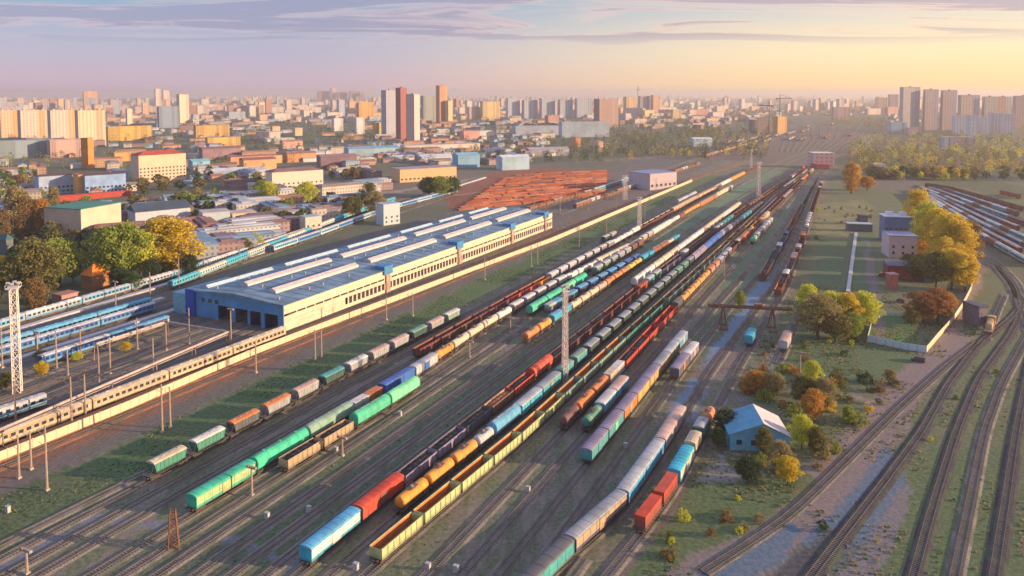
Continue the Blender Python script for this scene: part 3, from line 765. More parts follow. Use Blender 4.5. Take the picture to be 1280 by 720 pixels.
def train(path, s0, items, where, until=None, rise=RZ):
    """couple wagons along a path from station s0; items = (kind, colour, second colour, third, count[, length]); cycles to 'until' if given"""
    if not isinstance(path, Path): path = Path(path)
    d = s0; i = 0; k = 0; flatlist = []
    for it in items:
        for _ in range(it[4]): flatlist.append(it)
    n0 = 0
    while True:
        if until is None and i >= len(flatlist): break
        if until is not None and d > until: break
        it = flatlist[i % len(flatlist)]; i += 1
        if it[0] == 'gap': d += it[5]; continue
        L = (it[5] if len(it) > 5 else KIND[it[0]][4])*1.078
        if d + L > path.L: break
        a, b = path.at(d), path.at(d+L); p = (a+b)/2; t = b-a
        rz = math.atan2(-t.x, t.y); dist = math.hypot(p.x, p.y)
        o = put_wagon(it[0], it[1], it[2], it[3], L, (p.x, p.y, rise), rz,
                  f"{DSC(it[0], it[1], it[2], it[3])}, {ordw(n0)} back in {where}", f"vehicles of {where}", dist)
        n0 += 1; d += L
        if len(it) > 6 and it[6]:   # containers on a flat
            cs = it[6]; Lc = (L-1.2)/len(cs)
            for q, cc in enumerate(cs):
                y = -L/2+.6+Lc*(q+.5); pp = Vector((p.x,p.y,0)) + t.normalized()*y
                container(cc, Lc-.25, (pp.x, pp.y, rise+1.31), rz, f"{W(cc)} container, {ordw(q)} on {ordw(n0-1)} vehicle of {where}", f"containers on {where}", dist)
    return d
def container(c, L, loc, rz, label, group, dist):
    key = ('cont', c, round(L,1), dist > 380)
    if key not in MESHC:
        b = MB(); h = L/2
        b.box(-1.19,1.19,-h+.05,h-.05,.05,2.5)
        for sx in (-1,1):
            nn = int(L/.55)
            for k in range(nn): y = -h+.3+(L-.6)*k/(nn-1); b.box(min(sx*1.193,sx*1.225),max(sx*1.193,sx*1.225),y-.1,y+.1,.15,2.4)
        fr = MB()
        for x in (-1.2,1.2):
            for y in (-h+.06,h-.06): fr.box(x-.06,x+.06,y-.06,y+.06,0,2.6)
            fr.box(x-.05,x+.05,-h+.13,h-.13,2.5,2.6); fr.box(x-.05,x+.05,-h+.13,h-.13,0,.12)
        rf = MB(); rf.box(-1.14,1.14,-h+.03,h-.03,2.502,2.57)
        dr = MB()
        for x in (-.57,.57): dr.box(x-.54,x+.54,-h-.0,-h+.045,.14,2.46); dr.tube((x-.2,-h-.03,.2),(x-.2,-h-.03,2.4),.03,n=5); dr.tube((x+.2,-h-.03,.2),(x+.2,-h-.03,2.4),.03,n=5)
        MESHC[key] = (b, fr, rf, dr, b.mesh('wall_panel', P_(c)), fr.mesh('frame', P_(c, .5)), rf.mesh('roof', P_(c, .5)), dr.mesh('door', P_(c, .2)))
        if key[3]:
            a = MB(); a.merge(b); a.merge(fr); a.merge(rf); a.merge(dr); MESHC[key] += (a.mesh('shipping_container', P_(c)),)
    K = MESHC[key]
    if key[3]: tag(inst('shipping_container', K[8], None, loc, rz), label, 'container', group); return
    o = empty('shipping_container', loc, rz, label, 'container', group)
    for nm, me in zip(('wall_panel','frame','roof','door'), K[4:8]): inst(nm, me, o)
def RP(name): return Path(ROADS[name])
def station(path, s, n=0):
    return path.find(S(s, n))
def at_px(path, x, y, z=1.6): return path.find(G(x, y, z))

# row of hoppers beside the green strip
p = RP('T1')
hs = [('hop','green','cream','lgrey'),('hop','green','white','lgrey'),('hop','dgrey','orange','grey'),('hop','grey','orange','grey'),('hop','grey','pink','grey'),('hop','dgreen','teal','teal'),
      ('hop','grey','white','grey'),('hop','grey','pink','grey'),('hop','grey','pink','lgrey'),('hop','dgreen','sage','teal'),('hop','grey','pink','lgrey'),('hop','sage','white','lgrey')]
train(p, station(p, -2.2, -68), [(*h, 1, 11.75) for h in hs], 'the hopper row')
train(p, station(p, 300, -66), [('hop','dgreen','lgrey','grey',1),('hop','grey','pink','grey',1)], 'the lone hopper pair left')
train(p, station(p, 470, -63), [('rnd','lgrey','white','grey',4)], 'the short silver rake')
# T2 long mixed train
p = RP('T2'); q = station(p, -6, -48)
wl = 'the yellow-green-led train'
train(p, q, [('bxs','mint','mint','ygreen',1,17.5),('rnd','mint','green','mint',1,18),('rnd','sage','sage','grey',1,18),('flat','dgrey','dgrey','dgrey',1,14,('white','orange')),
   ('box','blue','blue','blue',1,16),('box','lgrey','lgrey','blue',1,14),('tank','dorange','cream','cream',1),('tank','cream','orange','cream',1),('tank','cream','grey','pink',2),('tank','white','grey','white',1),
   ('hop','pink','white','grey',1),('hop','lgrey','white','grey',4),('tank','white','grey','grey',3),('rnd','cream','white','grey',3),('tank','white','grey','white',2),('hop','pink','white','grey',2),('rnd','white','lgrey','grey',3),
   ('tank','white','grey','white',2),('box','brown','rust','brown',1),('tank','dorange','cream','orange',4),('box','orange','tan','orange',4),('rnd','cream','pink','white',3),('hop','lgrey','white','white',2)], wl)
p = RP('T3')
train(p, station(p, 92, -57), [('gon','maroon','rust','',3),('gon','maroon','maroon','COAL',1),('gon','maroon','rust','',1),('gon','red','rust','',2),('gon','dorange','rust','',1),('hop','lgrey','white','white',6),('hop','purple','white','white',2),('tank','white','grey','grey',3),('rnd','white','cream','grey',1),
   ('gon','maroon','cream','',6),('box','tan','cream','orange',5),('box','cream','tan','orange',5),('hop','rust','white','white',2),('rnd','white','white','cream',3),('rnd','dorange','cream','cream',5)], 'the maroon-led far-left train', until=station(p, 790, -48))
p = RP('T2b')
train(p, station(p, 15.5, -42.5), [('gon','tan','black','COAL',1,12.5),('gon','tan','brown','COAL',1,12)], 'the tan gondola rake')
train(p, station(p, 40.8, -42.5), [('rnd','mint','lmint','green',1,15),('rnd','lmint','lmint','lmint',1,15)], 'the pale mint pair')
train(p, station(p, 152, -43), [('rnd','mint','teal','green',1,16),('rnd','mint','teal','teal',1,16),('rnd','lmint','mint','mint',1,16),('rnd','mint','mint','mint',1,14)], 'the mint rake mid-yard')
train(p, station(p, 225, -43), [('hop','sage','lgrey','grey',3),('hop','grey','lgrey','white',2),('hop','brown','rust','rust',2)], 'the rake beyond the mint')
p = RP('T5')
train(p, station(p, 158, -37.5), [('flat','dgrey','','',1,14.6,('lgrey','sky')),('flat','dgrey','','',1,14.6,('purple','sky')),('hop','navy','sky','lgrey',1),('hop','blue','sky','lgrey',1),('hop','navy','sky','lgrey',1),('hop','blue','sky','lgrey',2),('hop','navy','blue','lgrey',2)], 'the blue hopper rake')
p = RP('T6')
train(p, station(p, 122, -30), [('tank','orange','cyan','cyan',1,11),('tank','dorange','cream','cream',1,11),('hop','cyan','sky','lgrey',1),('hop','cyan','sky','sky',1,9),('tank','cream','orange','orange',3,10.5),('tank','pink','orange','cream',1,10.5),('tank','orange','cream','cream',3,11),('tank','yellow','cream','cream',2,10.5),('hop','cyan','cyan','sky',1),('box','cyan','cyan','sky',1,9),('rnd','rust','pink','pink',2,14),('tank','cream','tan','cream',1,12)], 'the mid-yard orange tank train')
train(p, station(p, 318, -28), [('box','cyan','cyan','teal',1,12)], 'the lonely mid-yard siding')
p = RP('T7')
train(p, station(p, 214, -18), [('rnd','white','pink','white',2,16),('rnd','cream','pink','white',3,16),('rnd','white','lgrey','white',4,16),('rnd','cream','pink','cream',4,16)], 'the long white train', until=station(p, 478, -16))
p = RP('T8')
train(p, station(p, -8, -13), [('bxs','cyan','sky','white',1,15.5),('box','red','red','brown',1,15.5),('gon','purple','black','COAL',2,13.9),('gon','dgrey','black','COAL',1,13.9),('gon','brown','tan','ORE',1,13.9),('gon','red','rust','COAL',1,13.9),('rnd','red','red','orange',1,15),
   ('gon','maroon','black','COAL',4,13.9),('gon','maroon','rust','',3,13.9),('box','red','rust','red',1,13),('hop','teal','lgrey','grey',1,12),('hop','green','lgrey','grey',1,12),('gon','purple','maroon','',3),('hop','lgrey','white','grey',1),('gon','maroon','black','COAL',5),('hop','purple','lgrey','grey',2),('hop','teal','teal','grey',3),('gon','maroon','rust','',4),('hop','rust','brown','brown',5),('gon','rust','rust','',6),('gon','maroon','black','COAL',6)], 'the blue-and-white-led train', until=station(p, 800, 2))
p = RP('T9')
train(p, station(p, 14, -7), [('tank','dorange','yellow','pink',1,10.5),('tank','dorange','yellow','orange',2,10.5),('tank','lgrey','cream','silver',1,8),('rnd','sky','lgrey','teal',1,14),('box','cyan','lgrey','cyan',1,14),('box','teal','grey','sage',1,14),('hop','teal','sage','grey',2,12),('hop','dgreen','grey','lgrey',10,12.2),('hop','green','sage','grey',2,12),
   ('hop','dgreen','grey','grey',1,12),('rnd','purple','lgrey','grey',2,15),('rnd','blue','blue','sky',3,15),('rnd','purple','white','lgrey',2,15),('hop','black','navy','teal',3),('hop','cyan','teal','teal',3),('hop','black','dgrey','grey',4),('gon','black','black','COAL',8),('hop','navy','grey','grey',6),('gon','rust','black','COAL',4),('hop','brown','pink','grey',4),('gon','maroon','rust','',5)], 'the orange-tank-led train', until=station(p, 830, 9))
p = RP('T10')
train(p, station(p, -1.2, -1.5), [('gon','ygreen','orange','',6,13.95),('gon','sage','orange','',4,13.95),('gon','green','rust','',4,13.95),('gon','sage','rust','',5,13.95),('gon','sage','orange','',4,13.95),('gon','tan','maroon','',8,13.95),('gon','purple','navy','COAL',8),('gon','maroon','rust','COAL',8)], 'the long gondola train', until=station(p, 800, 9))
p = RP('T11')
train(p, station(p, 66, 9.2), [('tank','maroon','brown','brown',1,10),('tank','orange','rust','orange',1,12),('tank','orange','rust','red',1,12),('flat','lgrey','','',1,14.6,('cream','white')),('gon','red','black','COAL',2,14),('gon','red','red','',3,14),('hop','dgrey','dgrey','grey',1),
   ('tank','dorange','cream','orange',5,11),('hop','pink','orange','pink',2),('hop','purple','lgrey','pink',3),('gon','maroon','navy','',5)], 'the maroon-tank-led train')
p2 = station(p, 326, 9)
train(p, p2, [('hop','black','cream','tan',1,14),('box','red','orange','red',2),('tank','yellow','orange','cream',1),('gon','rust','orange','',2),('hop','cream','orange','pink',2),('box','cream','cream','tan',1),('gon','maroon','rust','',6),('hop','brown','pink','grey',5),('gon','maroon','brown','',6)], 'the cream-topped far train', until=station(p, 800, 13))
p = RP('T12')
train(p, station(p, 68, 15), [('tank','green','yellow','brown',1,11),('box','sky','white','sky',1,11),('box','sky','pink','blue',1,11.5)], 'the short three-wagon rake')
train(p, station(p, 340, 16), [('tank','lmint','green','white',1,12),('hop','purple','lgrey','purple',4),('hop','lgrey','white','grey',2)], 'the pale-mint-ended far rake')
p = RP('T13')
train(p, station(p, 52.5, 21.4), [('box','teal','purple','teal',1,12.6),('box','teal','purple','lmint',1,12.6),('box','orange','purple','tan',1,12.6),('box','yellow','purple','tan',2,12.6),('box','tan','grey','tan',1,12.6),('box','sage','lgrey','tan',1,12.6),('box','sky','lgrey','lgrey',1,12)], 'the teal-and-orange box train')  # orange and yellow bodies: low sunlight put into the paint colour
p = RP('T14')
train(p, station(p, 114, 27.2), [('box','dgrey','purple','orange',1,15),('box','purple','white','lgrey',1,13)], 'the two-wagon rake')
p = RP('T15')
train(p, station(p, -5.5, 27), [('box','teal','dgrey','teal',1,24.5),('bxs','navy','grey','tan',1,21),('box','sky','lgrey','sky',1,27.5),('box','grey','pink','pink',1,22)], 'the curved blue-grey train')
p = RP('T16')
e = train(p, station(p, 31.5, 41.5), [('flat','brown','','',1,10.8,('red',)),('flat','brown','','',1,10.8,('red',))], 'the red container pair')
train(p, e, [('bxs','cyan','cyan','cream',1,13.5),('hop','cream','cream','pink',1,9.5),('hop','green','lgrey','lgrey',1,9),('tank','orange','pink','orange',1,8)], 'the cyan-led curved train')
# right-hand pair of converging trains
PA = [G(*q) for q in [(972,372),(985,345),(1000,312),(1012,275),(1022,245),(1029,225)]]; 
PB = [G(*q) for q in [(953,352),(968,325),(985,295),(1000,265),(1012,242),(1022,224)]]
track(PA); track(PB)
train(PA, 0, [('gon','rust','orange','',1),('gon','maroon','black','COAL',1),('hop','brown','white','lgrey',1),('gon','dgrey','black','COAL',2),('box','orange','pink','orange',1),('gon','rust','rust','',1),('hop','pink','white','white',1),('gon','maroon','rust','',2),('box','red','orange','red',1),('hop','brown','dgrey','grey',2),('tank','white','pink','white',1),('hop','purple','lgrey','white',4),('gon','maroon','brown','',9)], 'the right-hand mixed train', until=460)
train(PB, 0, [('gon','maroon','black','COAL',2),('gon','navy','black','COAL',3),('hop','purple','white','lgrey',1),('gon','navy','black','COAL',2),('hop','navy','navy','grey',1),('gon','dgrey','black','COAL',2),('gon','maroon','rust','',2)], 'the right-hand coal rake', until=262)
P1 = [G(*q) for q in [(935,435),(950,405),(962,380)]]
train(P1, 0, [('box','cyan','cyan','sky',1,10)], 'the siding under the gantry')
P2 = [G(*q) for q in [(972,455),(985,428),(998,395),(1010,360)]]; track(P2)
train(P2, 12, [('box','lgrey','pink','white',1,13.5)], 'the siding by yellow trees')
train(P2, 82, [('hop','navy','purple','lgrey',1,9)], 'the siding behind yellow trees')
# passenger and electric trains in the depot sidings, left
tr = [('coach','sky','lgrey','sky')]
lit = 'the outermost passenger train'
pa = Path(LA); train(pa, 4, [('coach','sky','lgrey','lgrey',1),('coach','lgrey','white','sky',1)], lit, until=pa.find(G(380,294)))
pb = Path(LB); train(pb, pb.find(G(212,363)), [('coach','cyan','cyan','sky',1,20),('coach','white','cream','cyan',1,24)], 'the train behind the depot', until=pb.find(G(480,257)))
LX = [G(*q) for q in [(300,330),(400,296),(480,266),(575,240)]]; track(LX); px_ = Path(LX); train(px_, 30, [('coach','sky','lgrey','white',1),('coach','blue','lgrey','sky',1)], 'the rake nearest the depot back', until=px_.L)
LY = [G(*q) for q in [(470,276),(560,246),(660,232)]]; track(LY)
for off, pts in ((6.2, LA), (-6.0, LC), (7.0, LC2)):
    Q = resample(pts, 8)[(0):]; ps_ = MB(); ribbon(ps_, Q, normals(Q), [(off-1.5,0),(off-1.5,1.0),(off+1.5,1.0),(off+1.5,0)]); tag(ps_.build('platform', plain((.50,.50,.52),.8,.15,.3,name='platform_slab')), kind='structure')
pc = Path(LC); train(pc, 1, [('coach','sky','sky','lgrey',1)], 'the blue-roofed depot train', until=pc.L)
pc = Path(LC2); train(pc, 1, [('coach','blue','lgrey','sky',1)], 'the grey-roofed depot train', until=pc.L)
pd = Path(LD); train(pd, pd.find(G(20,497)), [('coach','sky','lgrey','silver',1,26)], 'the short far-left siding')
pe = Path(LE); train(pe, pe.find(G(-20,538)), [('coach','lgrey','lgrey','sky',1,16)], 'the left edge siding')
train(RP('Ty3'), 52, [('coach','blue','lgrey','sky',1),('coach','navy','sky','lgrey',1)], 'the sidings before the gates')
pr = rowpath([(-60,-118.5),(-12,-117.5),(72,-114.8),(110,-114)]); track(pr, bal=BALR); pr = Path(pr)
train(pr, 2, [('coach','tan','cream','cream',1)], 'the cream commuter train', until=pr.L-26)
# far-right stabled trains
fc = [('coach','teal','lgrey','lgrey',2),('coach','maroon','brown','red',1),('coach','navy','grey','sky',2),('coach','maroon','pink','red',1),('coach','lgrey','white','sky',1),('box','brown','rust','rust',1)]
for k, P in enumerate(FAR):
    pp = Path(P); q = fc[k % 4:] + fc[:k % 4]
    if k in (0,): q = [('gon','brown','rust','',3),('gon','rust','black','COAL',2)]
    train(pp, 12 + (k*37 % 50), q, f'the {ordw(k)} stabled row right', until=pp.L-30)
pl = Path([G(*q) for q in [(1233,425),(1239,408),(1246,390),(1256,368)]]); track(pl.P); train(pl, 6, [('loco','tan','tan','dorange',1,17)], 'the curved right track')
p = Path([G(1250,243), G(1300,256)]); train(p, 2, [('box','red','brown','red',2)], 'the lone red pair right')
for k in range(7):
    x = 905 + k*16; y = 181 - k*2.5
    p = Path([G(x,y), G(x+10,y-3.0)]); train(p, 0, [('box','rust','orange','rust',2),('gon','cream','tan','',1),('hop','white','white','grey',1)][k%3:]+[('box','brown','pink','brown',1)], f'the {ordw(k)} throat rake', until=p.L)

tc_ = [[('box','rust','orange','rust',1),('hop','white','white','grey',2)], [('gon','maroon','black','COAL',2),('box','orange','cream','orange',1)], [('tank','white','grey','white',2),('box','brown','pink','brown',1)]]
for k in range(14):
    x = 880 + (k*53 % 190); y = 154 + (k*11 % 30)
    q = Path([G(x, y), G(x+16, y-7.5)]); train(q, 0, tc_[k % 3], f'the {ordw(k)} far cut', until=min(q.L, 90))
for k, (pts, nm) in enumerate((([(700,268),(760,247),(830,222),(880,205)], 'the first cut behind the wall'), ([(716,250),(770,232),(830,212),(870,198)], 'the second cut behind the wall'), ([(600,282),(690,256),(756,238)], 'the third cut behind the wall'), ([(860,203),(905,190),(950,178)], 'the fourth cut behind the wall'))):
    q = [G(*a) for a in pts]; track(q, sleepers=False); q = Path(q)
    train(q, 30+k*22, [[('box','rust','tan','rust',2),('hop','lgrey','white','grey',2),('gon','brown','rust','',3)],[('coach','cyan','lgrey','sky',2),('box','orange','cream','orange',1)],[('gon','rust','rust','ORE',3),('box','brown','pink','brown',1)],[('box','orange','cream','tan',3),('hop','white','white','grey',2)]][k], nm, until=(q.L-30 if k != 1 else 150))
# ------------------------------------------------------------------ the long repair depot
def local(o, rz, x, y, z=0.0):
    c, s = math.cos(rz), math.sin(rz); return Vector((o.x + x*c - y*s, o.y + x*s + y*c, z))
DRZ = -R(26.8)
DO = S(92, -119)             # front corner next to the wall: local +Y runs along the facade, -X into the building
dp = empty('train_depot', DO, DRZ, 'long blue-roofed train depot with sunlit cream side and dark gate openings', 'depot')
DL, DW, DH = 265.0, 54.0, 11.0; DK = DL/247
CREAMW = plain((.70,.57,.42), .75, .14, .25, name='cream_render'); BLUEW = plain((.09,.29,.52), .7, .15, .2, name='blue_wall')  # long side and far end cream, front and rear walls blue
ROOFB = plain((.15,.25,.34), .8, .34, .12, name='roof_felt'); DGLASS = glass((.05,.06,.07)); CBLUE = plain((.02,.08,.42), .6, .15, .3, name='cobalt_panel'); SKYL = plain((.56,.50,.47), .4, .12, .3, name='rooflight_glazing')
b = MB()                                                    # front end wall with real gate openings
gates = [(-43.5,-36.5),(-33.5,-28),(-27,-21.5),(-20.5,-15.5),(-12.5,-7),(-6,-2.5)]
gates = [(-36.5,-29),(-26.5,-19.5),(-18.3,-12.2),(-10.2,-3)]
xs = [-DW] + [v for g in gates for v in g] + [0]
for k in range(0, len(xs)-1, 2): b.box(xs[k], xs[k+1], 0, .4, 0, DH-.3)
for g in gates: b.box(g[0], g[1], 0, .4, 6.4, DH-.3)
b.build('end_wall', BLUEW, dp)
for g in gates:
    d = MB(); d.box(g[0]+.02, g[1]-.02, 3.2, 3.4, 0, 6.4); d.build('gate_shade_panel', plain((.02,.03,.05), .8, .2, name='interior_shade'), dp)  # near-black panel painted as the shade inside the gateway
    d = MB(); d.box(g[0]+.06, g[0]+.26, .42, 3.1, .1, 6.3); d.build('gate_leaf', plain((.03,.06,.16), .6, .2, name='gate_blue'), dp)
    d = MB(); d.box(g[1]-.26, g[1]-.06, .42, 3.1, .1, 6.3); d.build('gate_leaf', plain((.03,.06,.16), .6, .2, name='gate_blue'), dp)
b = MB(); b.box(-DW, -DW+.4, .41, DL, 0, DH-.3); b.build('rear_wall', BLUEW, dp)
b = MB(); b.box(-DW+.41, -.41, DL-.4, DL, 0, DH-.3); b.build('end_wall', CREAMW, dp)
# sunlit long side: plinth, piers, window recesses
b = MB(); b.box(-.38, 0, .41, DL, 0, 1.5); b.box(-.38, 0, .41, DL, 4.6, 6.0); b.box(-.38, 0, .41, DL, 7.0, DH-.3); b.box(0, .3, .41, DL, 8.6, 9.0); b.box(-.25,.05,.41,38,1.502,4.598); b.box(-.3,.12,.2,DL,6.2-.35,6.2); b.build('long_wall', CREAMW, dp)
nb = 74
for k in range(nb+1):
    y = 40 + (DL-41)*k/nb
    p_ = MB(); p_.box(-.3, .18, y-.42, y+.42, 1.502, 4.598); p_.build('pier', CREAMW, dp) if k == 0 else None
    if k == 0: PIER = p_.mesh('pier', CREAMW); GW = MB().box(-.30, -.24, 0, (DL-41)/nb-.8, 1.502, 4.598).mesh('window', DGLASS)
    else: inst('pier', PIER, dp, (0, y-40, 0))
    if k < nb: inst('window', GW, dp, (0, y+.4, 0))
for k in range(48):
    y = 3 + (DL-6)*k/48
    if k == 0: G2 = MB().box(-.30, -.22, 0, 4.4, 6.02, 6.98).mesh('high_window', DGLASS); MU = MB().box(-.32, .02, 4.42, 5.0, 6.002, 6.998).mesh('mullion', CREAMW)
    inst('high_window', G2, dp, (0, y, 0)); inst('mullion', MU, dp, (0, y, 0))
b = MB(); P = [(-DW-.6, DH-.29), (.6, DH-.29), (.6, DH), (-DW*.5, DH+1.5), (-DW-.6, DH)]
b.prof(P, -.5, DL+.5); rf = b.build('roof', ROOFB, dp)
for (xc, seg) in ((-15.5, [(9,60),(69,125),(134,186),(194,240)]), (-33.5, [(11,62),(70,122),(131,184),(192,238)])):
    for (y0, y1) in seg:
        y0 *= DK; y1 *= DK
        z = DH + 1.5*(1-abs(xc+DW/2)/(DW/2)) - .1
        m_ = MB(); m_.prof([(xc-2.4, z), (xc+2.4, z), (xc+2.1, z+1.1), (xc, z+2.0), (xc-2.1, z+1.1)], y0, y1); m_.build('rooflight', SKYL, rf)
for (x0, seg) in ((-DW+6, [(4,40),(48,84),(92,128),(138,170),(178,206),(214,240)]),):
    for (y0, y1) in seg:
        y0 *= DK; y1 *= DK
        m_ = MB(); m_.prof([(x0-1.5, DH+.2), (x0+1.5, DH+.3), (x0, DH+1.6)], y0, y1); m_.build('rooflight', plain((.42,.55,.62), .5, .15, name='blue_rooflight'), rf)
vm = MB(); vm.tube((0,0,0),(0,0,1.0),.45,n=8); vm.tube((0,0,1.0),(0,0,1.25),.75,.2,n=8); vmm = vm.mesh('roof_vent', plain((.30,.33,.36), .6, .25, 1.0, name='vent_metal'))
sm = MB().box(-DW-.6, 0, -.12, .12, 0, .16)
for k in range(30):
    yv = DL*(k+.5)/30
    for xv in (-24.5, -6.5, -41.5):
        if (k*7 + int(-xv)) % 5 < 3: inst('roof_vent', vmm, rf, (xv, yv, DH + 1.5*(1-abs(xv+DW/2)/(DW/2)) - .05))
b = MB()
for k in range(44):
    yv = DL*(k+.5)/44
    for (xa_, za_), (xb_, zb_) in (((.55, DH+.02), (-DW/2, DH+1.52)), ((-DW/2, DH+1.52), (-DW-.55, DH+.02))): b.beam((xa_, yv, za_), (xb_, yv, zb_), .14)
tag(b.build('roof_seams', plain((.11,.18,.25), .8, .2, .3, name='roof_seam'), rf), kind='stuff')
for y in (64.5, 127, 188, 236):
    y *= DK
    m_ = MB(); m_.box(-5, 1.0, y-3.4, y+3.4, DH-2.2, DH+1.9); m_.build('stair_head', plain((.05,.22,.45), .6, .2, name='blue_stairhead'), dp)
    m_ = MB(); m_.box(.19, .8, y-1.6, y+1.6, .0, DH-1.95); m_.build('stair_shaft', plain((.42,.28,.24), .7, .2, name='stair_shaft'), dp)
m_ = MB(); m_.box(-DW-.7, -DW+4.5, -1.0, -.01, 0, DH+.4); m_.build('corner_panel', CBLUE, dp)
m_ = MB(); m_.box(-DW-9, -DW-.71, -.5, 30, 0, DH-2); m_.build('side_annex', plain((.20,.42,.52), .7, .2, name='annex_cladding'), dp)
for x in (-45, -41, -37): m_ = MB(); m_.box(x-1, x+1, -.06, -.001, 6.8, 8.4); m_.build('high_window', DGLASS, dp)
# long concrete wall beside the yard
WP = resample([G(*q) for q in [(-60,600),(0,577),(160,512),(320,443),(500,374),(690,302),(790,259),(865,227)]], 3.2)
wroot = empty('concrete_wall', WP[0], 0, 'long sunlit cream concrete wall running between depot and freight yard', 'wall')
pan = MB().box(-.12, .12, -1.55, 1.55, 0, 2.6).mesh('wall_panel', plain((.74,.56,.38), .8, .15, .3, name='wall_concrete'))
pst = MB().box(-.2, .2, -.16, .16, 0, 2.75).mesh('post', plain((.66,.50,.34), .8, .15, .3, name='post_concrete'))
SC['wall_n'] = len(WP)
step = 1
for i in range(len(WP)-1):
    a, c = WP[i], WP[i+1]; t = (c-a); mid_ = (a+c)/2 - WP[0]
    if i >= 290: break
    o = inst('wall_panel', pan, wroot, (mid_.x, mid_.y, 0), math.atan2(-t.x, t.y)); 
    if i % 2 == 0: inst('post', pst, wroot, (a.x-WP[0].x, a.y-WP[0].y, 0), math.atan2(-t.x, t.y))
if len(WP)-1 > 290:
    b = MB()
    for i in range(290, len(WP)-1): b.beam(WP[i]-WP[0]+Vector((0,0,1.5)), WP[i+1]-WP[0]+Vector((0,0,1.5)), .3); b.box(WP[i].x-WP[0].x-.12, WP[i].x-WP[0].x+.12, WP[i].y-WP[0].y-1.6, WP[i].y-WP[0].y+1.6, 0, 3)
    tag(b.build('far_panels', plain((.74,.56,.38), .8, .15, .3), wroot), kind='stuff')
# raised kerb platform along the wall, yard side
b = MB(); Q = [p + Vector((0,0,0)) for p in WP[::3]]; NQ = normals(Q); ribbon(b, Q, NQ, [(-5.6,0),(-5.6,1.1),(-2.2,1.1),(-2.2,0)])
tag(b.build('platform', plain((.30,.16,.09), .85, .2, .3, name='platform_slab')), kind='structure')
# elevated utility pipeline with its turn over the sidings
pp = [G(-40,553,6), G(0,537,6), G(285,415,6), G(208,402,6), G(120,430,6)]
pl_ = empty('overhead_pipeline', (0,0,0), 0, 'brown overhead pipeline on steel trestles turning a corner before the depot', 'pipeline')
b = MB()
for a, c in zip(pp, pp[1:]):
    b.tube(a, c, .42, n=8); b.tube(a+Vector((0,0,-.9)), c+Vector((0,0,-.9)), .14, n=5)
b.build('pipe', plain((.46,.36,.32), .6, .25, .5, name='lagged_pipe'), pl_)
def trestle(p, h, parent):
    t = MB()
    for dx in (-.8, .8):
        t.beam((p.x+dx, p.y, 0), (p.x+dx*.6, p.y, h), .28)
    t.beam((p.x-.8, p.y, h*.45), (p.x+.7, p.y, h*.9), .14); t.beam((p.x-1, p.y, h), (p.x+1, p.y, h), .3); t.build('trestle', POLE, parent)
for a, c in zip(pp, pp[1:]):
    n_ = max(1, int((c-a).length/17))
    for k in range(n_+1): trestle(a.lerp(c, k/n_) if k < n_ else c, 5.5, pl_)

# ------------------------------------------------------------------ masts and poles
POLEMESH = {}
def pole(x, y, ytop, label, group, kind='cat'):
    h = max(5, round(up(x, y, ytop))); p = G(x, y)
    key = (kind, h)
    if key not in POLEMESH:
        b = MB(); b.tube((0,0,0),(0,0,h), .30, .19, n=6); a = MB()
        if kind == 'cat': a.beam((0,0,h*.82),(-3.2,0,h*.9),.12); a.beam((0,0,h*.98),(-3.2,0,h*.9),.06); a.beam((0,0,h*.66),(-2.6,0,h*.72),.1)
        elif kind == 'lamp': a.box(-1.5,1.5,-.3,.3,h-.25,h+.25); a.box(-1.3,-.5,-.5,-.3,h-.1,h+.4)
        f = MB(); f.box(-.45,.45,-.45,.45,0,.5)
        POLEMESH[key] = (b.mesh('shaft', POLE), a.mesh('arm', POLE) if a.v else None, f.mesh('footing', CONC))
    sh, ar, ft = POLEMESH[key]
    o = empty('catenary_mast' if kind == 'cat' else 'lamp_post', p, -AZ, label, 'mast' if kind == 'cat' else 'lamp post', group)
    inst('shaft', sh, o); inst('footing', ft, o)
    if ar: inst('arm', ar, o)
front = [(24,598,545),(39,587,540),(59,613,530),(157,590,540)][:3] + [(203,541,480),(213,535,482),(320,466,425),(394,450,412),(402,447,412),(483,400,372),(516,395,365),(606,350,322),(664,333,305),(672,331,303),(724,309,284),(758,297,272),(806,278,255),(848,262,242)]
for i, (x, y, t) in enumerate(front):
    pole(x, y, t, f"slim sunlit concrete mast, {ordw(i)} from the left along the yard side of the wall", 'masts along the wall')
left = [(3,460,410),(47,446,417),(71,461,412),(101,447,410),(85,470,438),(124,478,443),(138,468,420),(172,437,398),(192,466,424),(237,430,385),(90,536,470),(107,522,466),(208,438,402),(289,432,388),(20,532,478),(188,378,340),(145,392,352),(255,338,310),(224,360,322),(300,328,300)]
for i, (x, y, t) in enumerate(sorted(left)):
    pole(x, y, t, f"weathered mast, {ordw(i)} from the left among the depot sidings", 'masts among the sidings', 'lamp' if i % 4 == 2 else 'cat')
yard = [(315,620,583),(428,570,545),(34,718,700),(587,447,425),(638,416,398),(905,345,318),(1000,470,440)]
for i, (x, y, t) in enumerate(yard):
    pole(x, y, t, f"short brown yard pole, {ordw(i)} from the left in the open freight yard" if i != 2 else 'short brown pole top at the bottom left corner of the yard', 'yard poles', 'lamp')
far = [(745,240,222),(765,232,216),(812,220,205),(842,212,198),(905,196,180),(915,186,172),(960,180,168),(1000,178,166),(1060,200,186),(1110,190,178),(1130,228,212),(1150,205,192),(700,268,246),(735,262,240),(684,250,230),(930,215,200),(985,200,188),(868,225,210),(820,240,222),(1050,190,178),(770,262,245),(890,206,190),(700,262,238),(632,272,250),(668,266,238),(720,252,228)]
for i, (x, y, t) in enumerate(sorted(far)):
    pole(x, y, t, f"thin far mast, {ordw(i)} from the left near the station throat", 'far masts')
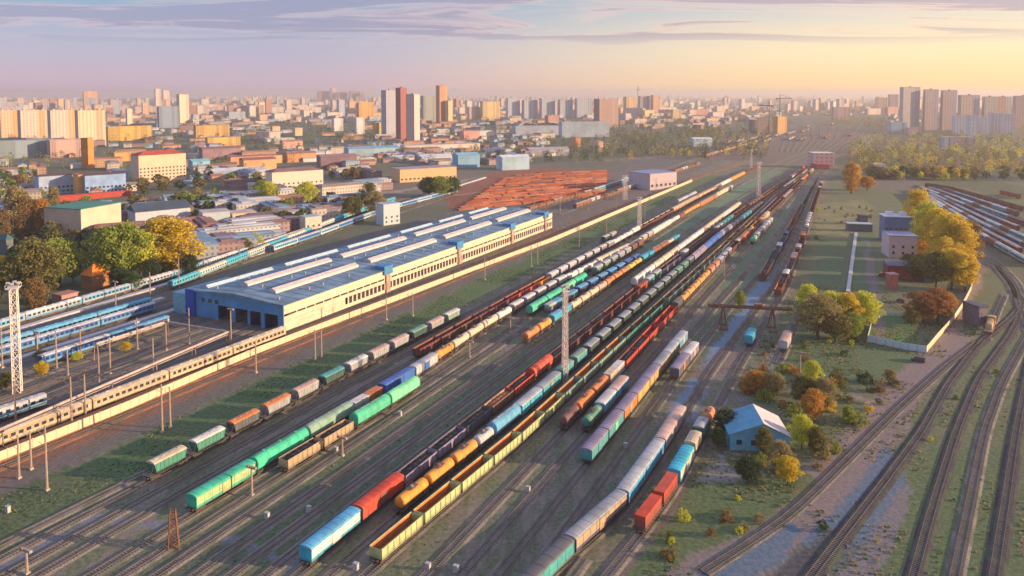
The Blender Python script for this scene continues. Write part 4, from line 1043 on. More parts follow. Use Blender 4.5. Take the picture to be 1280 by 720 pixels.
def lattice(x, y, ytop, wb, wt, label, head=True, cat='floodlight tower', m=None, name='floodlight_tower'):
    p = G(x, y); h = up(x, y, ytop); o = empty(name, p, R(20), label, cat); m = m or plain((.72,.64,.60), .6, .15, .5, name='painted_lattice')
    leg = []; n_ = max(4, int(h/(wb*1.5)))
    for sx, sy in ((-1,-1),(1,-1),(1,1),(-1,1)):
        b = MB(); b.beam((sx*wb/2,sy*wb/2,0),(sx*wt/2,sy*wt/2,h), max(.16, wb*.10)); b.build('leg', m, o)
    b = MB()
    for k in range(n_):
        z0, z1 = h*k/n_, h*(k+1)/n_; w0 = wb+(wt-wb)*z0/h; w1 = wb+(wt-wb)*z1/h
        for (ax, ay), (bx, by) in (((-1,-1),(1,-1)),((1,-1),(1,1)),((1,1),(-1,1)),((-1,1),(-1,-1))):
            b.beam((ax*w0/2,ay*w0/2,z0),(bx*w1/2,by*w1/2,z1),.12); b.beam((ax*w1/2,ay*w1/2,z1),(bx*w1/2,by*w1/2,z1),.12); b.beam((bx*w0/2,by*w0/2,z0),(ax*w1/2,ay*w1/2,z1),.1)
    tag(b.build('bracing', m, o), kind='stuff')
    if head:
        b = MB(); w = wt*1.9; b.box(-w/2,w/2,-w/2,w/2,h,h+.2)
        for a, c in (((-1,-1),(1,-1)),((1,-1),(1,1)),((1,1),(-1,1)),((-1,1),(-1,-1))):
            b.beam((a[0]*w/2,a[1]*w/2,h+1.2),(c[0]*w/2,c[1]*w/2,h+1.2),.08); b.beam((a[0]*w/2,a[1]*w/2,h+.2),(a[0]*w/2,a[1]*w/2,h+1.2),.08)
        hd = b.build('platform_cage', m, o)
        for k in range(4):
            l = MB(); a = k*1.57; l.cbox(math.cos(a)*w*.42, math.sin(a)*w*.42, h+1.25, .9, .9, .7, a); l.build('floodlight', plain((.5,.48,.45), .3, .1), hd)
    return o
lattice(706, 478, 364, 1.6, 1.2, 'tall pale lattice floodlight mast standing in the middle of the freight yard', True)
lattice(799, 290, 250, 2.2, 1.6, 'pale lattice mast beside the white far wagons left of centre', True)
lattice(948, 252, 205, 2.6, 1.8, 'pale distant lattice mast at the head of the yard', True)
lattice(939, 210, 188, 2.6, 1.8, 'hazy lattice mast just left of the pale distant one', True)
lattice(781, 250, 222, 3.0, 2.4, 'pale mast beyond the wall near the blue shed', True)
lattice(22, 492, 360, 2.2, 1.9, 'tall pale lattice tower with platform at the left edge', True)
lattice(217, 684, 638, 2.1, 1.0, 'rusty short splayed lattice pylon in the near yard', False, 'pylon', RUSTM, 'lattice_pylon')
# gantry crane over the right sidings
ga, gb = G(884, 408), G(990, 414); gm_ = (ga+gb)/2; gl = (gb-ga).length; grz = math.atan2((gb-ga).y, (gb-ga).x)
gr = empty('gantry_crane', gm_, grz, 'dark brown gantry crane spanning the sidings before the yellow trees', 'crane')
b = MB(); 
for y in (-.9, .9): b.box(-gl/2, gl/2, y-.2, y+.2, 8.4, 9.3)
for k in range(12): x = -gl/2+.5+k*(gl-1)/11; b.box(x-.1, x+.1, -.68, .68, 8.5, 8.8)
b.build('bridge_girder', plain((.20,.09,.06), .7, .3), gr)
for x in (-gl*.31, gl*.27):
    for y in (-1, 1):
        b = MB(); b.beam((x-1.4, y*3.2, 0), (x-.2, y*.9, 8.2), .26); b.beam((x+1.4, y*3.2, 0), (x+.2, y*.9, 8.2), .26); b.box(x-1.6, x+1.6, y*3.2-.3, y*3.2+.3, 0, .5); b.build('leg', plain((.22,.08,.05), .7, .3), gr)
b = MB(); b.box(gl*.1-1.4, gl*.1+1.4, -1.1, 1.1, 9.41, 10.5); b.tube((gl*.1,0,9.4),(gl*.1,0,6.5),.08,n=5); b.build('trolley', plain((.30,.12,.06), .6, .3), gr)

# ------------------------------------------------------------------ buildings
def building(name, loc, rz, w, d, h, wall, roof, label, cat, group=None, roofkind='flat', mat=None, roofm=None, extras=0, win=None, parts=True):
    """w along local X, d along local Y, origin at the centre of the footprint; front face is -Y, lit face +X"""
    wm = mat or facade_mat(wall); rm = roofm or plain(roof, .85, .2, .1, name='roofing')
    o = empty(name, loc, rz, label, cat, group)
    b = MB(); b.box(-w/2, w/2, -d/2, d/2, 0, h); 
    if roofkind == 'flat':
        b.build('wall', wm, o)
        r = MB(); r.box(-w/2-.25, w/2+.25, -d/2-.25, d/2+.25, h+.003, h+.45); 
        for k in range(extras): 
            x = -w/2 + w*(k+.5)/extras; r.box(x-2, x+2, -2, 2, h+.453, h+2.8)
        r.build('roof', rm, o)
    else:
        b.build('wall', wm, o); r = MB(); e = .5; rh = roofkind[1]
        if roofkind[0] == 'gabx':    # ridge along X
            r.add([(-w/2-e,-d/2-e,h),(w/2+e,-d/2-e,h),(w/2+e,d/2+e,h),(-w/2-e,d/2+e,h),(-w/2-e,0,h+rh),(w/2+e,0,h+rh)], [(0,1,5,4),(2,3,4,5),(0,4,3),(1,2,5),(0,3,2,1)])
        elif roofkind[0] == 'hip':
            k_ = min(w, d)*.45; r.add([(-w/2-e,-d/2-e,h),(w/2+e,-d/2-e,h),(w/2+e,d/2+e,h),(-w/2-e,d/2+e,h),(-w/2+k_,0,h+rh),(w/2-k_,0,h+rh)] if w > d else
                [(-w/2-e,-d/2-e,h),(w/2+e,-d/2-e,h),(w/2+e,d/2+e,h),(-w/2-e,d/2+e,h),(0,-d/2+k_,h+rh),(0,d/2-k_,h+rh)], [(0,1,5,4),(2,3,4,5),(0,4,3),(1,2,5),(0,3,2,1)] if w > d else [(0,1,4),(1,2,5,4),(2,3,5),(3,0,4,5),(0,3,2,1)])
        else:                        # ridge along Y
            r.add([(-w/2-e,-d/2-e,h),(w/2+e,-d/2-e,h),(w/2+e,d/2+e,h),(-w/2-e,d/2+e,h),(0,-d/2-e,h+rh),(0,d/2+e,h+rh)], [(0,1,4),(1,2,5,4),(2,3,5),(3,0,4,5),(0,3,2,1)])
        r.build('roof', rm, o)
    if win:   # (nx, nz, width, height, z0, dz) window rows on front and lit faces
        nx, nz, ww, wh, z0, dz = win; sp = w/nx
        wme = MB().box(-ww/2, ww/2, -.06, -.002, 0, wh).mesh('window', glass((.06,.07,.10))); sme = MB().box(-ww/2-.1, ww/2+.1, -.16, -.003, -.18, -.003).mesh('sill', CONC)
        for iz in range(nz):
            for ix in range(nx):
                q = inst('window', wme, o, (-w/2+sp*(ix+.5), -d/2, z0+dz*iz)); inst('sill', sme, q, (0,0,0))
        nd = max(2, int(d/sp))
        for iz in range(nz):
            for ix in range(nd):
                q = inst('window', wme, o, (w/2, -d/2+d/nd*(ix+.5), z0+dz*iz), R(90))
    return o
def bpx(x0, x1, ybase, ytop, rot, depth, wall, roof, label, cat='building', name='building', frac=1.0, **k):
    """building seen between columns x0..x1, foot at row ybase, roofline at ytop; rot = heading of its long front"""
    rot = abs(rot) + (12 if 400 < x0 else 6); xc = (x0+x1)/2; p = G(xc, ybase); h = max(3, up(xc, ybase, ytop)); pw = (G(x1, ybase)-G(x0, ybase)).length
    view = math.atan2(p.x, p.y); a = R(rot); rz = -view + a
    w = max(4, (pw - abs(math.sin(a))*depth)/max(.35, math.cos(a)))
    c = p + Vector((math.sin(view), math.cos(view), 0))*(depth/2*math.cos(a) + w/2*abs(math.sin(a)))
    return building(name, c, rz, w, depth, h, wall, roof, label, cat, **k)
# near town, left
bpx(62,149,303,262,-38,30,(.70,.52,.32),(.05,.22,.17),'big warehouse with teal roof, sunlit cream side and mauve shaded end','warehouse','warehouse',mat=plain((.60,.47,.36),.8,.12,.1),win=(9,1,2.0,1.2,4.2,3))
bpx(167,231,228,194,-16,22,(.74,.52,.38),(.45,.07,.04),'peach five-storey block with bright red roof','hotel','hotel',mat=plain((.74,.52,.36),.8,.08,.1),win=(13,4,1.8,1.6,3.4,3.6),roofkind=('hip',4))
bpx(47,100,243,220,-8,18,(.30,.42,.58),(.12,.06,.07),'long blue-white workshop with dark roof left of its orange stair bay','workshop','workshop',mat=plain((.34,.44,.60),.8,.2,.1),win=(10,2,2.2,1.6,2,4))
bpx(93,103,244,219,-8,19,(.75,.38,.10),(.4,.15,.05),'orange stair bay in the middle of the blue-white workshop','stair tower','stair_tower',mat=plain((.75,.38,.12),.8,.1,.1))
bpx(104,155,243,219,-8,18,(.20,.34,.66),(.12,.06,.07),'blue and white workshop wing right of the orange stair bay','workshop','workshop',mat=plain((.26,.40,.66),.8,.25,.1),win=(10,2,2.2,1.6,2,4))
bpx(70,160,250,244,-8,8,(.40,.06,.04),(.45,.07,.05),'low red canopy in front of the blue-white workshop','canopy','canopy',mat=plain((.42,.06,.04),.8,.2))
bpx(163,236,286,264,-10,20,(.45,.52,.60),(.05,.08,.12),'white house with dark gabled roofs behind the twin poplars','house','house',mat=plain((.50,.55,.62),.8,.15),win=(7,1,1.6,1.5,2.2,3),roofkind=('gabx',5))
bpx(250,287,290,266,-4,16,(.42,.55,.64),(.45,.42,.40),'pale blue flat-roofed shed left of the cream shed','shed','shed',mat=plain((.45,.56,.62),.8,.1))
bpx(286,320,286,267,-6,16,(.72,.55,.38),(.50,.42,.36),'cream flat-roofed shed touching the pale blue shed','shed','shed',mat=plain((.72,.55,.38),.8,.1))
bpx(333,404,238,215,-14,20,(.74,.62,.50),(.24,.14,.13),'white two-storey building with dull brown roof beside the road','office building','office_building',mat=plain((.74,.62,.50),.8,.08),win=(11,2,1.6,1.6,2.0,3.6),roofkind=('hip',3))
bpx(488,572,228,212,-12,26,(.72,.46,.24),(.34,.28,.32),'long low tan building with mauve roof and sunlit face','workshop','workshop',mat=plain((.72,.46,.24),.8,.12),win=(14,1,2.4,1.6,2.5,3))
bpx(375,402,293,272,-20,9,(.62,.50,.40),(.35,.45,.55),'small pale cube building with blue side near the depot sidings','signal box','signal_box',mat=plain((.62,.52,.42),.8,.1),win=(3,2,1.4,1.3,1.6,3.2))
bpx(470,500,282,256,-22,10,(.56,.62,.66),(.35,.45,.55),'pale blue-grey boxy building at the far corner of the depot','pump house','pump_house',mat=plain((.50,.56,.60),.8,.1),win=(3,2,1.4,1.3,1.8,3.2))
bpx(104,136,362,345,-30,8,(.62,.22,.05),(.85,.26,.03),'small house with blazing orange hipped roof among dark trees','cottage','cottage',mat=plain((.40,.18,.08),.8,.2),roofkind=('hip',5),roofm=plain((.80,.24,.03),.7,.15))
bpx(68,96,382,370,-25,7,(.40,.24,.20),(.42,.22,.20),'low pinkish shed beside the outermost siding','shed','shed',mat=plain((.45,.25,.22),.8,.2))
bpx(138,165,338,328,-20,9,(.25,.3,.36),(.10,.18,.28),'low dark blue-roofed garage behind the orange cottage','garage','garage',mat=plain((.3,.3,.34),.8,.2))
bpx(0,14,325,300,-25,9,(.08,.12,.12),(.06,.14,.14),'dark teal-roofed house behind trees at the left edge','house','house',mat=plain((.12,.15,.15),.8,.2),roofkind=('hip',3))
bpx(22,62,300,280,-20,12,(.08,.13,.13),(.05,.13,.13),'dark green-roofed house between warehouse and left edge','house','house',mat=plain((.12,.15,.15),.8,.2),roofkind=('hip',3))
bpx(0,62,198,176,-6,24,(.28,.38,.44),(.24,.30,.34),'long blue-grey factory hall at the left edge below the slab blocks','factory','factory_hall')
bpx(62,103,197,175,-6,22,(.66,.42,.34),(.5,.4,.36),'pink factory office between grey hall and brown tower','factory','factory_office')
bpx(103,117,211,173,-34,12,(.64,.24,.05),(.4,.2,.1),'narrow orange-brown brick tower standing alone on the left','tower','brick_tower',mat=plain((.62,.24,.06),.8,.15,.1))
for i,(a,c,cl,c2) in enumerate([(0,21,(.70,.45,.28),(.78,.34,.10)),(26,60,(.66,.52,.44),(.78,.36,.14)),(63,96,(.66,.54,.46),(.78,.42,.20)),(97,131,(.76,.60,.40),(.70,.40,.26))]):
    bpx(a,c,172+i*4,138,-18,13,cl,(.4,.36,.36),f'{["orange and peach","grey and peach","pale peach","bright cream"][i]} nine-storey slab block, {ordw(i)} from the left edge','apartment block','slab_block',mat=facade_mat(cl,c2,.4,3,6.2),extras=3)
bpx(136,188,176,158,-10,14,(.78,.48,.07),(.4,.3,.2),'yellow four-storey block right of the cream slab block','apartment block','apartment_block')
bpx(140,163,202,191,-14,14,(.75,.38,.08),(.4,.25,.15),'low orange building left of the peach red-roofed block','building','low_building')
bpx(244,286,172,157,-12,14,(.76,.44,.10),(.4,.3,.2),'yellow-orange block in front of the white towers','apartment block','apartment_block')
bpx(258,300,184,172,-12,14,(.80,.50,.10),(.4,.3,.2),'bright yellow low block beneath the yellow-orange block','apartment block','apartment_block')
bpx(198,223,160,133,-12,16,(.26,.36,.50),(.3,.3,.35),'blue-grey tower block left of the bright white tower','tower block','tower_block')
bpx(222,236,156,118,-30,14,(.80,.66,.48),(.4,.35,.3),'bright white-cream tower with sunlit side','tower block','tower_block')
bpx(194,201,140,111,-20,12,(.74,.58,.5),(.4,.35,.3),'thin pale tower left of the bright white-cream tower','tower block','tower_block')
bpx(158,166,158,136,-20,9,(.80,.68,.50),(.4,.35,.3),'narrow cream tower above the yellow four-storey block','tower block','tower_block')
bpx(204,212,136,113,-20,12,(.76,.6,.5),(.4,.35,.3),'thin pale tower directly left of the blue-grey block','tower block','tower_block')
bpx(105,121,134,114,-20,14,(.78,.38,.16),(.4,.3,.3),'orange-lit tower on the skyline behind the cream slab','tower block','tower_block')
# towers in the middle
bpx(477,497,172,113,-20,20,(.44,.46,.56),(.35,.3,.3),'grey-blue residential tower left of the red-edged pair','tower block','tower_block',mat=facade_mat((.46,.47,.56),(.52,.5,.56),.35,3,3.4),extras=1)
bpx(495,509,178,110,-20,18,(.42,.10,.09),(.35,.12,.1),'dark red residential tower with stepped top','tower block','tower_block',mat=facade_mat((.40,.10,.09),(.46,.14,.12),.3,3,3.4),extras=1)
bpx(508,525,180,118,-38,20,(.72,.56,.50),(.5,.3,.25),'pale residential tower with orange lower storeys','tower block','tower_block',mat=facade_mat((.72,.58,.52),(.70,.36,.18),.35,3,3.4),extras=1)
bpx(526,545,153,120,-12,22,(.42,.46,.44),(.35,.35,.35),'pale grey-green block between the red tower and the brown tower','tower block','tower_block')
bpx(545,559,154,107,-30,18,(.60,.24,.10),(.3,.12,.08),'tall brown-orange tower crowned dark, highest on the skyline','tower block','tower_block',mat=facade_mat((.58,.24,.10),(.70,.34,.12),.3,3,3.4),extras=1)
bpx(556,566,154,126,-34,16,(.80,.58,.26),(.4,.3,.2),'yellow-lit lower wing of the tall brown-orange tower','tower block','tower_block')
for i,(a,c,t) in enumerate([(397,412,114),(413,420,110),(421,434,115),(436,450,114),(448,455,116)]):
    bpx(a,c,128,t,-14,30,(.36,.12,.12) if i!=1 else (.7,.42,.35),(.3,.1,.1),f'{"maroon" if i!=1 else "pale pink"} far skyline block, {ordw(i)} of the maroon cluster','apartment block','apartment_block','skyline maroon cluster' and 1.0)
bpx(446,467,151,128,-22,14,(.80,.38,.06),(.5,.3,.1),'vivid orange block left of the grey-blue tower','apartment block','apartment_block')
bpx(415,429,164,148,-16,12,(.74,.72,.72),(.5,.5,.5),'small white block, left one of two before the orange block','apartment block','apartment_block')
bpx(443,456,168,147,-16,12,(.74,.72,.72),(.5,.5,.5),'small white block, right one of two before the orange block','apartment block','apartment_block')
bpx(466,477,171,154,-20,12,(.82,.48,.10),(.5,.3,.1),'narrow yellow block at the foot of the grey-blue tower','apartment block','apartment_block')
bpx(600,625,149,127,-20,18,(.80,.56,.20),(.4,.3,.2),'yellow skyline block right of the tall brown-orange tower','apartment block','apartment_block')
bpx(584,600,149,134,-14,16,(.72,.5,.4),(.4,.3,.3),'peach block joined to the yellow skyline block','apartment block','apartment_block')
for i,(a,c) in enumerate([(632,650),(652,672),(674,694),(697,716),(718,740)]):
    bpx(a,c,148,123+i%2*2,-10,26,(.52,.58,.68),(.45,.4,.4),f'white-blue long slab block, {ordw(i)} from the left of the central row','apartment block','slab_block',mat=facade_mat((.56,.60,.68),(.44,.50,.62),.35,3,9))
bpx(742,773,160,124,-30,24,(.36,.20,.18),(.3,.2,.2),'brown tower block with orange sunlit end right of the central row','tower block','tower_block',mat=facade_mat((.36,.21,.19),(.42,.26,.22),.3,3,5))
bpx(779,795,142,121,-20,26,(.82,.54,.18),(.4,.3,.2),'yellow-lit tower right of the brown block','tower block','tower_block')
bpx(797,812,144,120,-20,22,(.50,.44,.50),(.4,.35,.35),'mauve tower next to the yellow-lit tower','tower block','tower_block')
bpx(813,824,144,119,-20,22,(.78,.46,.26),(.4,.35,.35),'slim orange-lit tower right of the mauve tower','tower block','tower_block')
bpx(838,852,151,137,-20,16,(.78,.56,.26),(.5,.4,.3),'small pale yellow block beyond the dark trees right of centre','apartment block','apartment_block')
bpx(936,968,166,150,-20,20,(.26,.20,.20),(.3,.25,.2),'dark unfinished block beside the cranes','construction block','unfinished_block')
bpx(966,983,167,146,-34,16,(.76,.40,.12),(.5,.3,.1),'orange-lit unfinished block beside the cranes','construction block','unfinished_block')
# low sheds in the middle ground
for x0,x1,yb,yt,wl,rf_,lb in [(430,500,196,186,(.30,.42,.52),(.16,.38,.56),'low shed with bright blue roof left of the white hall'),
    (500,602,192,182,(.72,.56,.46),(.45,.42,.42),'very long white and cream hall beneath the residential towers'),
    (600,640,196,188,(.2,.25,.3),(.14,.18,.26),'long dark-roofed shed behind the blue-white store'),(565,600,210,194,(.25,.45,.6),(.20,.50,.68),'sky blue roofed store left of the white-roofed store'),
    (520,566,204,196,(.45,.56,.66),(.62,.66,.70),'pale roofed low store left of the sky blue one'),(620,662,213,197,(.42,.60,.70),(.72,.74,.76),'white-roofed blue store above the red yard'),
    (698,762,172,153,(.36,.44,.52),(.36,.44,.54),'broad blue-grey hall under the brown tower block'),(640,700,170,158,(.36,.42,.50),(.30,.36,.42),'low grey-blue hall left of the broad hall'),
    (655,712,196,187,(.40,.38,.42),(.42,.38,.40),'mauve-roofed store above the red yard right side'),(862,890,184,174,(.55,.65,.72),(.68,.72,.76),'small white-roofed shed in the dark trees'),
    (300,345,215,200,(.66,.36,.18),(.30,.12,.12),'orange-walled workshop with maroon roof right of the blue sheds'),(250,300,200,186,(.30,.20,.22),(.28,.12,.14),'dark maroon sawtooth-roofed hall'),
    (285,352,206,196,(.70,.36,.16),(.34,.14,.10),'orange-lit long brick shed in front of the maroon hall'),(236,262,212,202,(.25,.5,.62),(.22,.50,.64),'cyan-roofed shed left of the white strip roof'),
    (262,312,226,214,(.3,.4,.5),(.62,.62,.64),'shed with a white strip roof'),(355,395,203,192,(.62,.30,.14),(.36,.18,.14),'rust-roofed shed above the white brown-roofed building'),
    (396,446,212,196,(.24,.16,.18),(.30,.18,.20),'dark maroon-roofed shed cluster'),(140,160,228,214,(.42,.52,.66),(.5,.5,.55),'pale blue annex left of the peach block'),
    (338,350,166,158,(.7,.5,.3),(.5,.3,.2),'tiny tan house in the trees left'),(366,378,170,160,(.74,.54,.34),(.5,.3,.2),'tiny cream house in the trees right'),
    (320,350,176,165,(.64,.50,.44),(.40,.46,.46),'low pale shed at the edge of the tree belt'),(350,378,186,177,(.7,.4,.3),(.52,.24,.16),'pink-roofed low house in the workshops'),
    (742,754,190,177,(.78,.48,.36),(.4,.3,.3),'small peach block between mid-ground trees'),(714,726,184,172,(.72,.30,.14),(.4,.2,.1),'small orange-red block between mid-ground trees'),
    (575,600,175,164,(.7,.36,.3),(.6,.3,.3),'small pink-red shop right of the long hall'),(590,618,170,164,(.76,.66,.6),(.7,.66,.62),'low cream shop at the far end of the long hall')]:
    bpx(x0,x1,yb,yt,-9,22,wl,rf_,lb,'industrial shed','industrial_shed',mat=plain(wl,.8,.2,.05),roofkind=('gabx',2.5) if 'roof' in lb else 'flat')
# blue-grey shed with sunlit front at the end of the wall
bpx(785,846,238,218,-34,30,(.70,.52,.40),(.22,.26,.42),'blue-grey barrel-roofed train shed with pale sunlit end','train shed','train_shed',mat=plain((.50,.42,.46),.8,.15),win=(6,1,3,2.4,3,4),roofm=plain((.22,.27,.42),.6,.15,.1))
# the red roofed stores: long parallel ridges
rr_ = random.Random(4)
for k in range(24):
    y0 = 263 - k*1.95; xa = 572 + k*2.8; xb = 754 + min(k, 6)*.8; yb = 244 - k*1.30
    xx = 0.0; m_i = 0
    while xx < .97:
        ln = rr_.choice((.08,.12,.2,.3)); x1 = min(1, xx+ln)
        if rr_.random() < .86:
            a = G(xa+(xb-xa)*xx, y0+(yb-y0)*xx); c = G(xa+(xb-xa)*(x1-.012), y0+(yb-y0)*(x1-.012)); t = c-a; mm = (a+c)/2
            cl = rr_.choice([(.58,.13,.04),(.50,.10,.03),(.64,.22,.08),(.36,.09,.04),(.60,.17,.05),(.46,.16,.09)])
            building('rusty_store', mm, math.atan2(t.y, t.x), t.length, 5.2, rr_.uniform(.7, 1.5), (.4,.15,.08), cl, f'low orange-red roofed store, {ordw(m_i)} from the left of the {ordw(k)} row from the front', 'store shed', 'orange-red roofed stores of the red yard', roofkind=('gabx', .55), mat=plain((.42,.14,.06),.8,.2), roofm=plain(cl,.85,.35,.15))
            m_i += 1
        xx = x1
# right side buildings
adm = bpx(1103,1144,323,296,-4,15,(.66,.46,.44),(.30,.34,.50),'pink-walled depot office with small dark windows facing the camera','office building','depot_office',mat=plain((.68,.50,.48),.8,.08),win=(3,2,1.3,1.5,2.2,3.6))
bpx(1100,1138,303,272,-4,12,(.10,.16,.34),(.72,.74,.80),'taller dark blue block with white roof behind the pink office','office building','office_block',mat=plain((.12,.18,.36),.7,.15),win=(6,2,1.5,1.3,4.5,3.2),extras=2)
bpx(1106,1163,352,334,-4,8,(.26,.05,.05),(.16,.17,.24),'long dark red brick shed with slate roof before the pink office','brick shed','brick_shed',mat=plain((.28,.05,.05),.85,.2),roofkind=('gabx',2),win=(7,1,1.1,1.0,1.4,3))
bpx(1110,1119,362,344,-20,4,(.45,.16,.12),(.6,.3,.26),'small narrow red kiosk in front of the dark red shed','kiosk','kiosk',mat=plain((.45,.14,.10),.8,.15))
bpx(1152,1166,354,345,-8,5,(.10,.16,.22),(.55,.6,.62),'small dark hut with pale roof at the end of the red shed','hut','hut',mat=plain((.10,.16,.22),.8,.15))
bpx(1058,1089,290,281,-2,7,(.14,.16,.20),(.42,.50,.56),'long flat-roofed grey shelter at the head of the pale track','shelter','shelter',mat=plain((.12,.14,.18),.8,.15))
bpx(1072,1084,281,270,-10,7,(.10,.10,.16),(.10,.10,.15),'dark little hut behind the grey shelter','hut','hut',mat=plain((.09,.09,.13),.8,.15))
bpx(1210,1226,408,384,-30,9,(.18,.14,.18),(.10,.10,.14),'dark mauve shed with cylinder beside the curved right tracks','shed','shed',mat=plain((.20,.16,.20),.8,.2))
bpx(1010,1042,210,192,-6,24,(.72,.46,.42),(.70,.62,.60),'pink and white signal tower building over the station throat','signal building','signal_building',mat=facade_mat((.72,.48,.44),(.74,.6,.56),.2,5,6))
bpx(1014,1036,212,206,-6,25,(.5,.10,.08),(.4,.1,.1),'red band canopy under the signal building','canopy','canopy',mat=plain((.5,.10,.08),.8,.2))
bpx(1090,1106,222,206,-10,10,(.72,.50,.46),(.6,.5,.5),'small pink house near the orange poplars','house','house',mat=plain((.70,.50,.46),.8,.1))
bpx(1216,1232,300+2,303-8,-10,5,(.4,.1,.1),(.3,.1,.1),'tiny red hut behind the tall yellow trees','hut','hut',mat=plain((.4,.1,.1),.8,.1)) 
tw = [(1124,1150,163,109,-24,(.66,.58,.54),(.50,.46,.56),'tall grey tower with flat top, leftmost of the right-hand towers'),(1153,1173,163,112,-20,(.66,.50,.46),(.52,.46,.56),'mauve tower, second of the right-hand towers'),
    (1175,1196,163,113,-20,(.68,.48,.44),(.56,.48,.58),'pinkish tower, third of the right-hand towers'),(1197,1224,166,119,-20,(.76,.56,.44),(.64,.58,.64),'broad peach tower, fourth of the right-hand towers'),
    (1227,1246,166,121,-20,(.70,.60,.48),(.6,.58,.58),'tan tower, fifth of the right-hand towers'),(1242,1264,164,121,-20,(.80,.48,.32),(.76,.68,.64),'orange and white tower, sixth of the right-hand towers'),
    (1266,1290,160,120,-20,(.64,.42,.38),(.58,.42,.42),'dull rose tower at the right edge of the picture')]
for a,c,yb,yt,ro,wl,w2,lb in tw: bpx(a+.5,c-2.5,yb,yt,ro,(15 if c-a > 22 else 11),wl,(.35,.22,.2),lb,'tower block','tower_block',mat=facade_mat(wl,w2,.25,3.2,7),extras=1)
for i,(a,c,yb,yt) in enumerate([(1190,1207,168,145),(1208,1221,170,144),(1224,1236,168,146),(1236,1250,167,141),(1251,1266,168,142)]):
    bpx(a,c,yb,yt,-14,18,(.58,.60,.70),(.5,.48,.5),f'white-blue lower slab, {ordw(i)} from the left before the right-hand towers','apartment block','slab_block',mat=facade_mat((.74,.75,.80),(.78,.70,.70),.2,3,7))
for x0,x1,yb,yt,wl,lb in [(1110,1132,166,153,(.50,.66,.78),'small light blue block at the foot of the navy-edged tower'),(1132,1150,168,160,(.70,.45,.48),'low pink block beside the light blue block'),(1174,1184,193,172,(.66,.62,.72),'narrow white block rising from the right tree belt'),
    (1180,1216,182,172,(.62,.52,.62),'low mauve hall behind the narrow white block'),(1094,1108,140,122,(.78,.50,.36),'peach-lit far tower left of the tall grey tower'),(1110,1122,140,118,(.66,.42,.40),'rose far tower touching the tall grey tower'),(1040,1062,150,134,(.68,.46,.44),'hazy pink block right of the throat')]:
    bpx(x0,x1,yb,yt,-14,16,wl,(.5,.42,.42),lb,'apartment block','apartment_block')
# the light blue hut in the bushes
ha, hb, hc = G(912,562), G(986,566), G(995,540)
hrz = math.atan2((hb-ha).y, (hb-ha).x)+R(2); hw = (hb-ha).length*1.0; hd = 12.0
hcn = (ha+hb)/2 + Vector((-math.sin(hrz), math.cos(hrz), 0))*hd/2
ht = empty('wagon_hut', hcn, hrz, 'light blue gabled storehouse with pale sunlit roof slope in autumn bushes', 'storehouse')
HB = plain((.16,.46,.62), .7, .18, .4, name='blue_planks'); HR = plain((.13,.36,.50), .85, .15, .5, name='shaded_roof_tone'); HR2 = plain((.60,.56,.58), .7, .1, .5, name='sunlit_roof_tone')  # one roof: shade and sunlight put into the colour of each slope
e_ = 4.6; rh = 3.0
b = MB(); b.add([(-hw/2,-hd/2,0),(hw/2,-hd/2,0),(hw/2,-hd/2,e_),(0+1.0,-hd/2,e_+rh),(-hw/2,-hd/2,e_)], [(0,1,2,3,4)]); b.add([(-hw/2,hd/2,0),(hw/2,hd/2,0),(hw/2,hd/2,e_),(1.0,hd/2,e_+rh),(-hw/2,hd/2,e_)], [(4,3,2,1,0)])
b.add([(-hw/2,-hd/2,0),(-hw/2,hd/2,0),(-hw/2,hd/2,e_),(-hw/2,-hd/2,e_)], [(0,3,2,1)][::-1]); b.add([(hw/2,-hd/2,0),(hw/2,hd/2,0),(hw/2,hd/2,e_),(hw/2,-hd/2,e_)], [(0,1,2,3)])
b.build('wall', HB, ht)
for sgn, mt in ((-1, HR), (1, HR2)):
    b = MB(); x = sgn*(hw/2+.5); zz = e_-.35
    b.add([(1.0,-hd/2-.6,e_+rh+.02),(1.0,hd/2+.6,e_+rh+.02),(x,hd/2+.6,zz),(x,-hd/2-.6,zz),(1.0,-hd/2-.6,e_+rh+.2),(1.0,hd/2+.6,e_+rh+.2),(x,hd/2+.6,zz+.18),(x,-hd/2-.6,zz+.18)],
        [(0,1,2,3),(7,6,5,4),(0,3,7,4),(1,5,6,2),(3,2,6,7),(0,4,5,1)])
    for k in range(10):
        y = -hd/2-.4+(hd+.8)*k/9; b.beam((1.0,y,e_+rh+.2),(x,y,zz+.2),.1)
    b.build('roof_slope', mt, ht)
b = MB(); b.box(hw/2-3.4, hw/2-.8, -hd/2-.08, -hd/2-.01, .1, 3.2); b.build('door', plain((.42,.66,.76),.6,.1), ht)
for x in (-hw/2+2.4, -hw/2+6.2, 1.2): b = MB(); b.box(x-.7, x+.7, -hd/2-.06, -hd/2-.005, 1.6, 2.9); b.build('window', glass(), ht)
# pale blue and cream panel fence round the green plot
def fence(pts, h, m, label, wpan=3.0):
    P = [G(*q) for q in pts]; root = empty('panel_fence', P[0], 0, label, 'fence')
    pn = MB().box(-wpan/2+.05, wpan/2-.05, -.05, .05, .1, h).mesh('panel', m); ps = MB().box(-.09, .09, -.09, .09, 0, h+.15).mesh('post', CONC)
    for a, c in zip(P, P[1:]):
        t = c-a; n_ = max(1, round(t.length/wpan)); rz = math.atan2(t.y, t.x)
        for k in range(n_):
            q = a + t*((k+.5)/n_) - P[0]; o = inst('panel', pn, root, (q.x, q.y, 0), rz); o.scale = (t.length/n_/wpan, 1, 1)
            q = a + t*(k/n_) - P[0]; inst('post', ps, root, (q.x, q.y, 0), rz)
    return root
FB = plain((.50,.66,.68), .7, .12, .4, name='pale_blue_panel'); FC = plain((.72,.60,.38), .7, .12, .4, name='cream_panel')
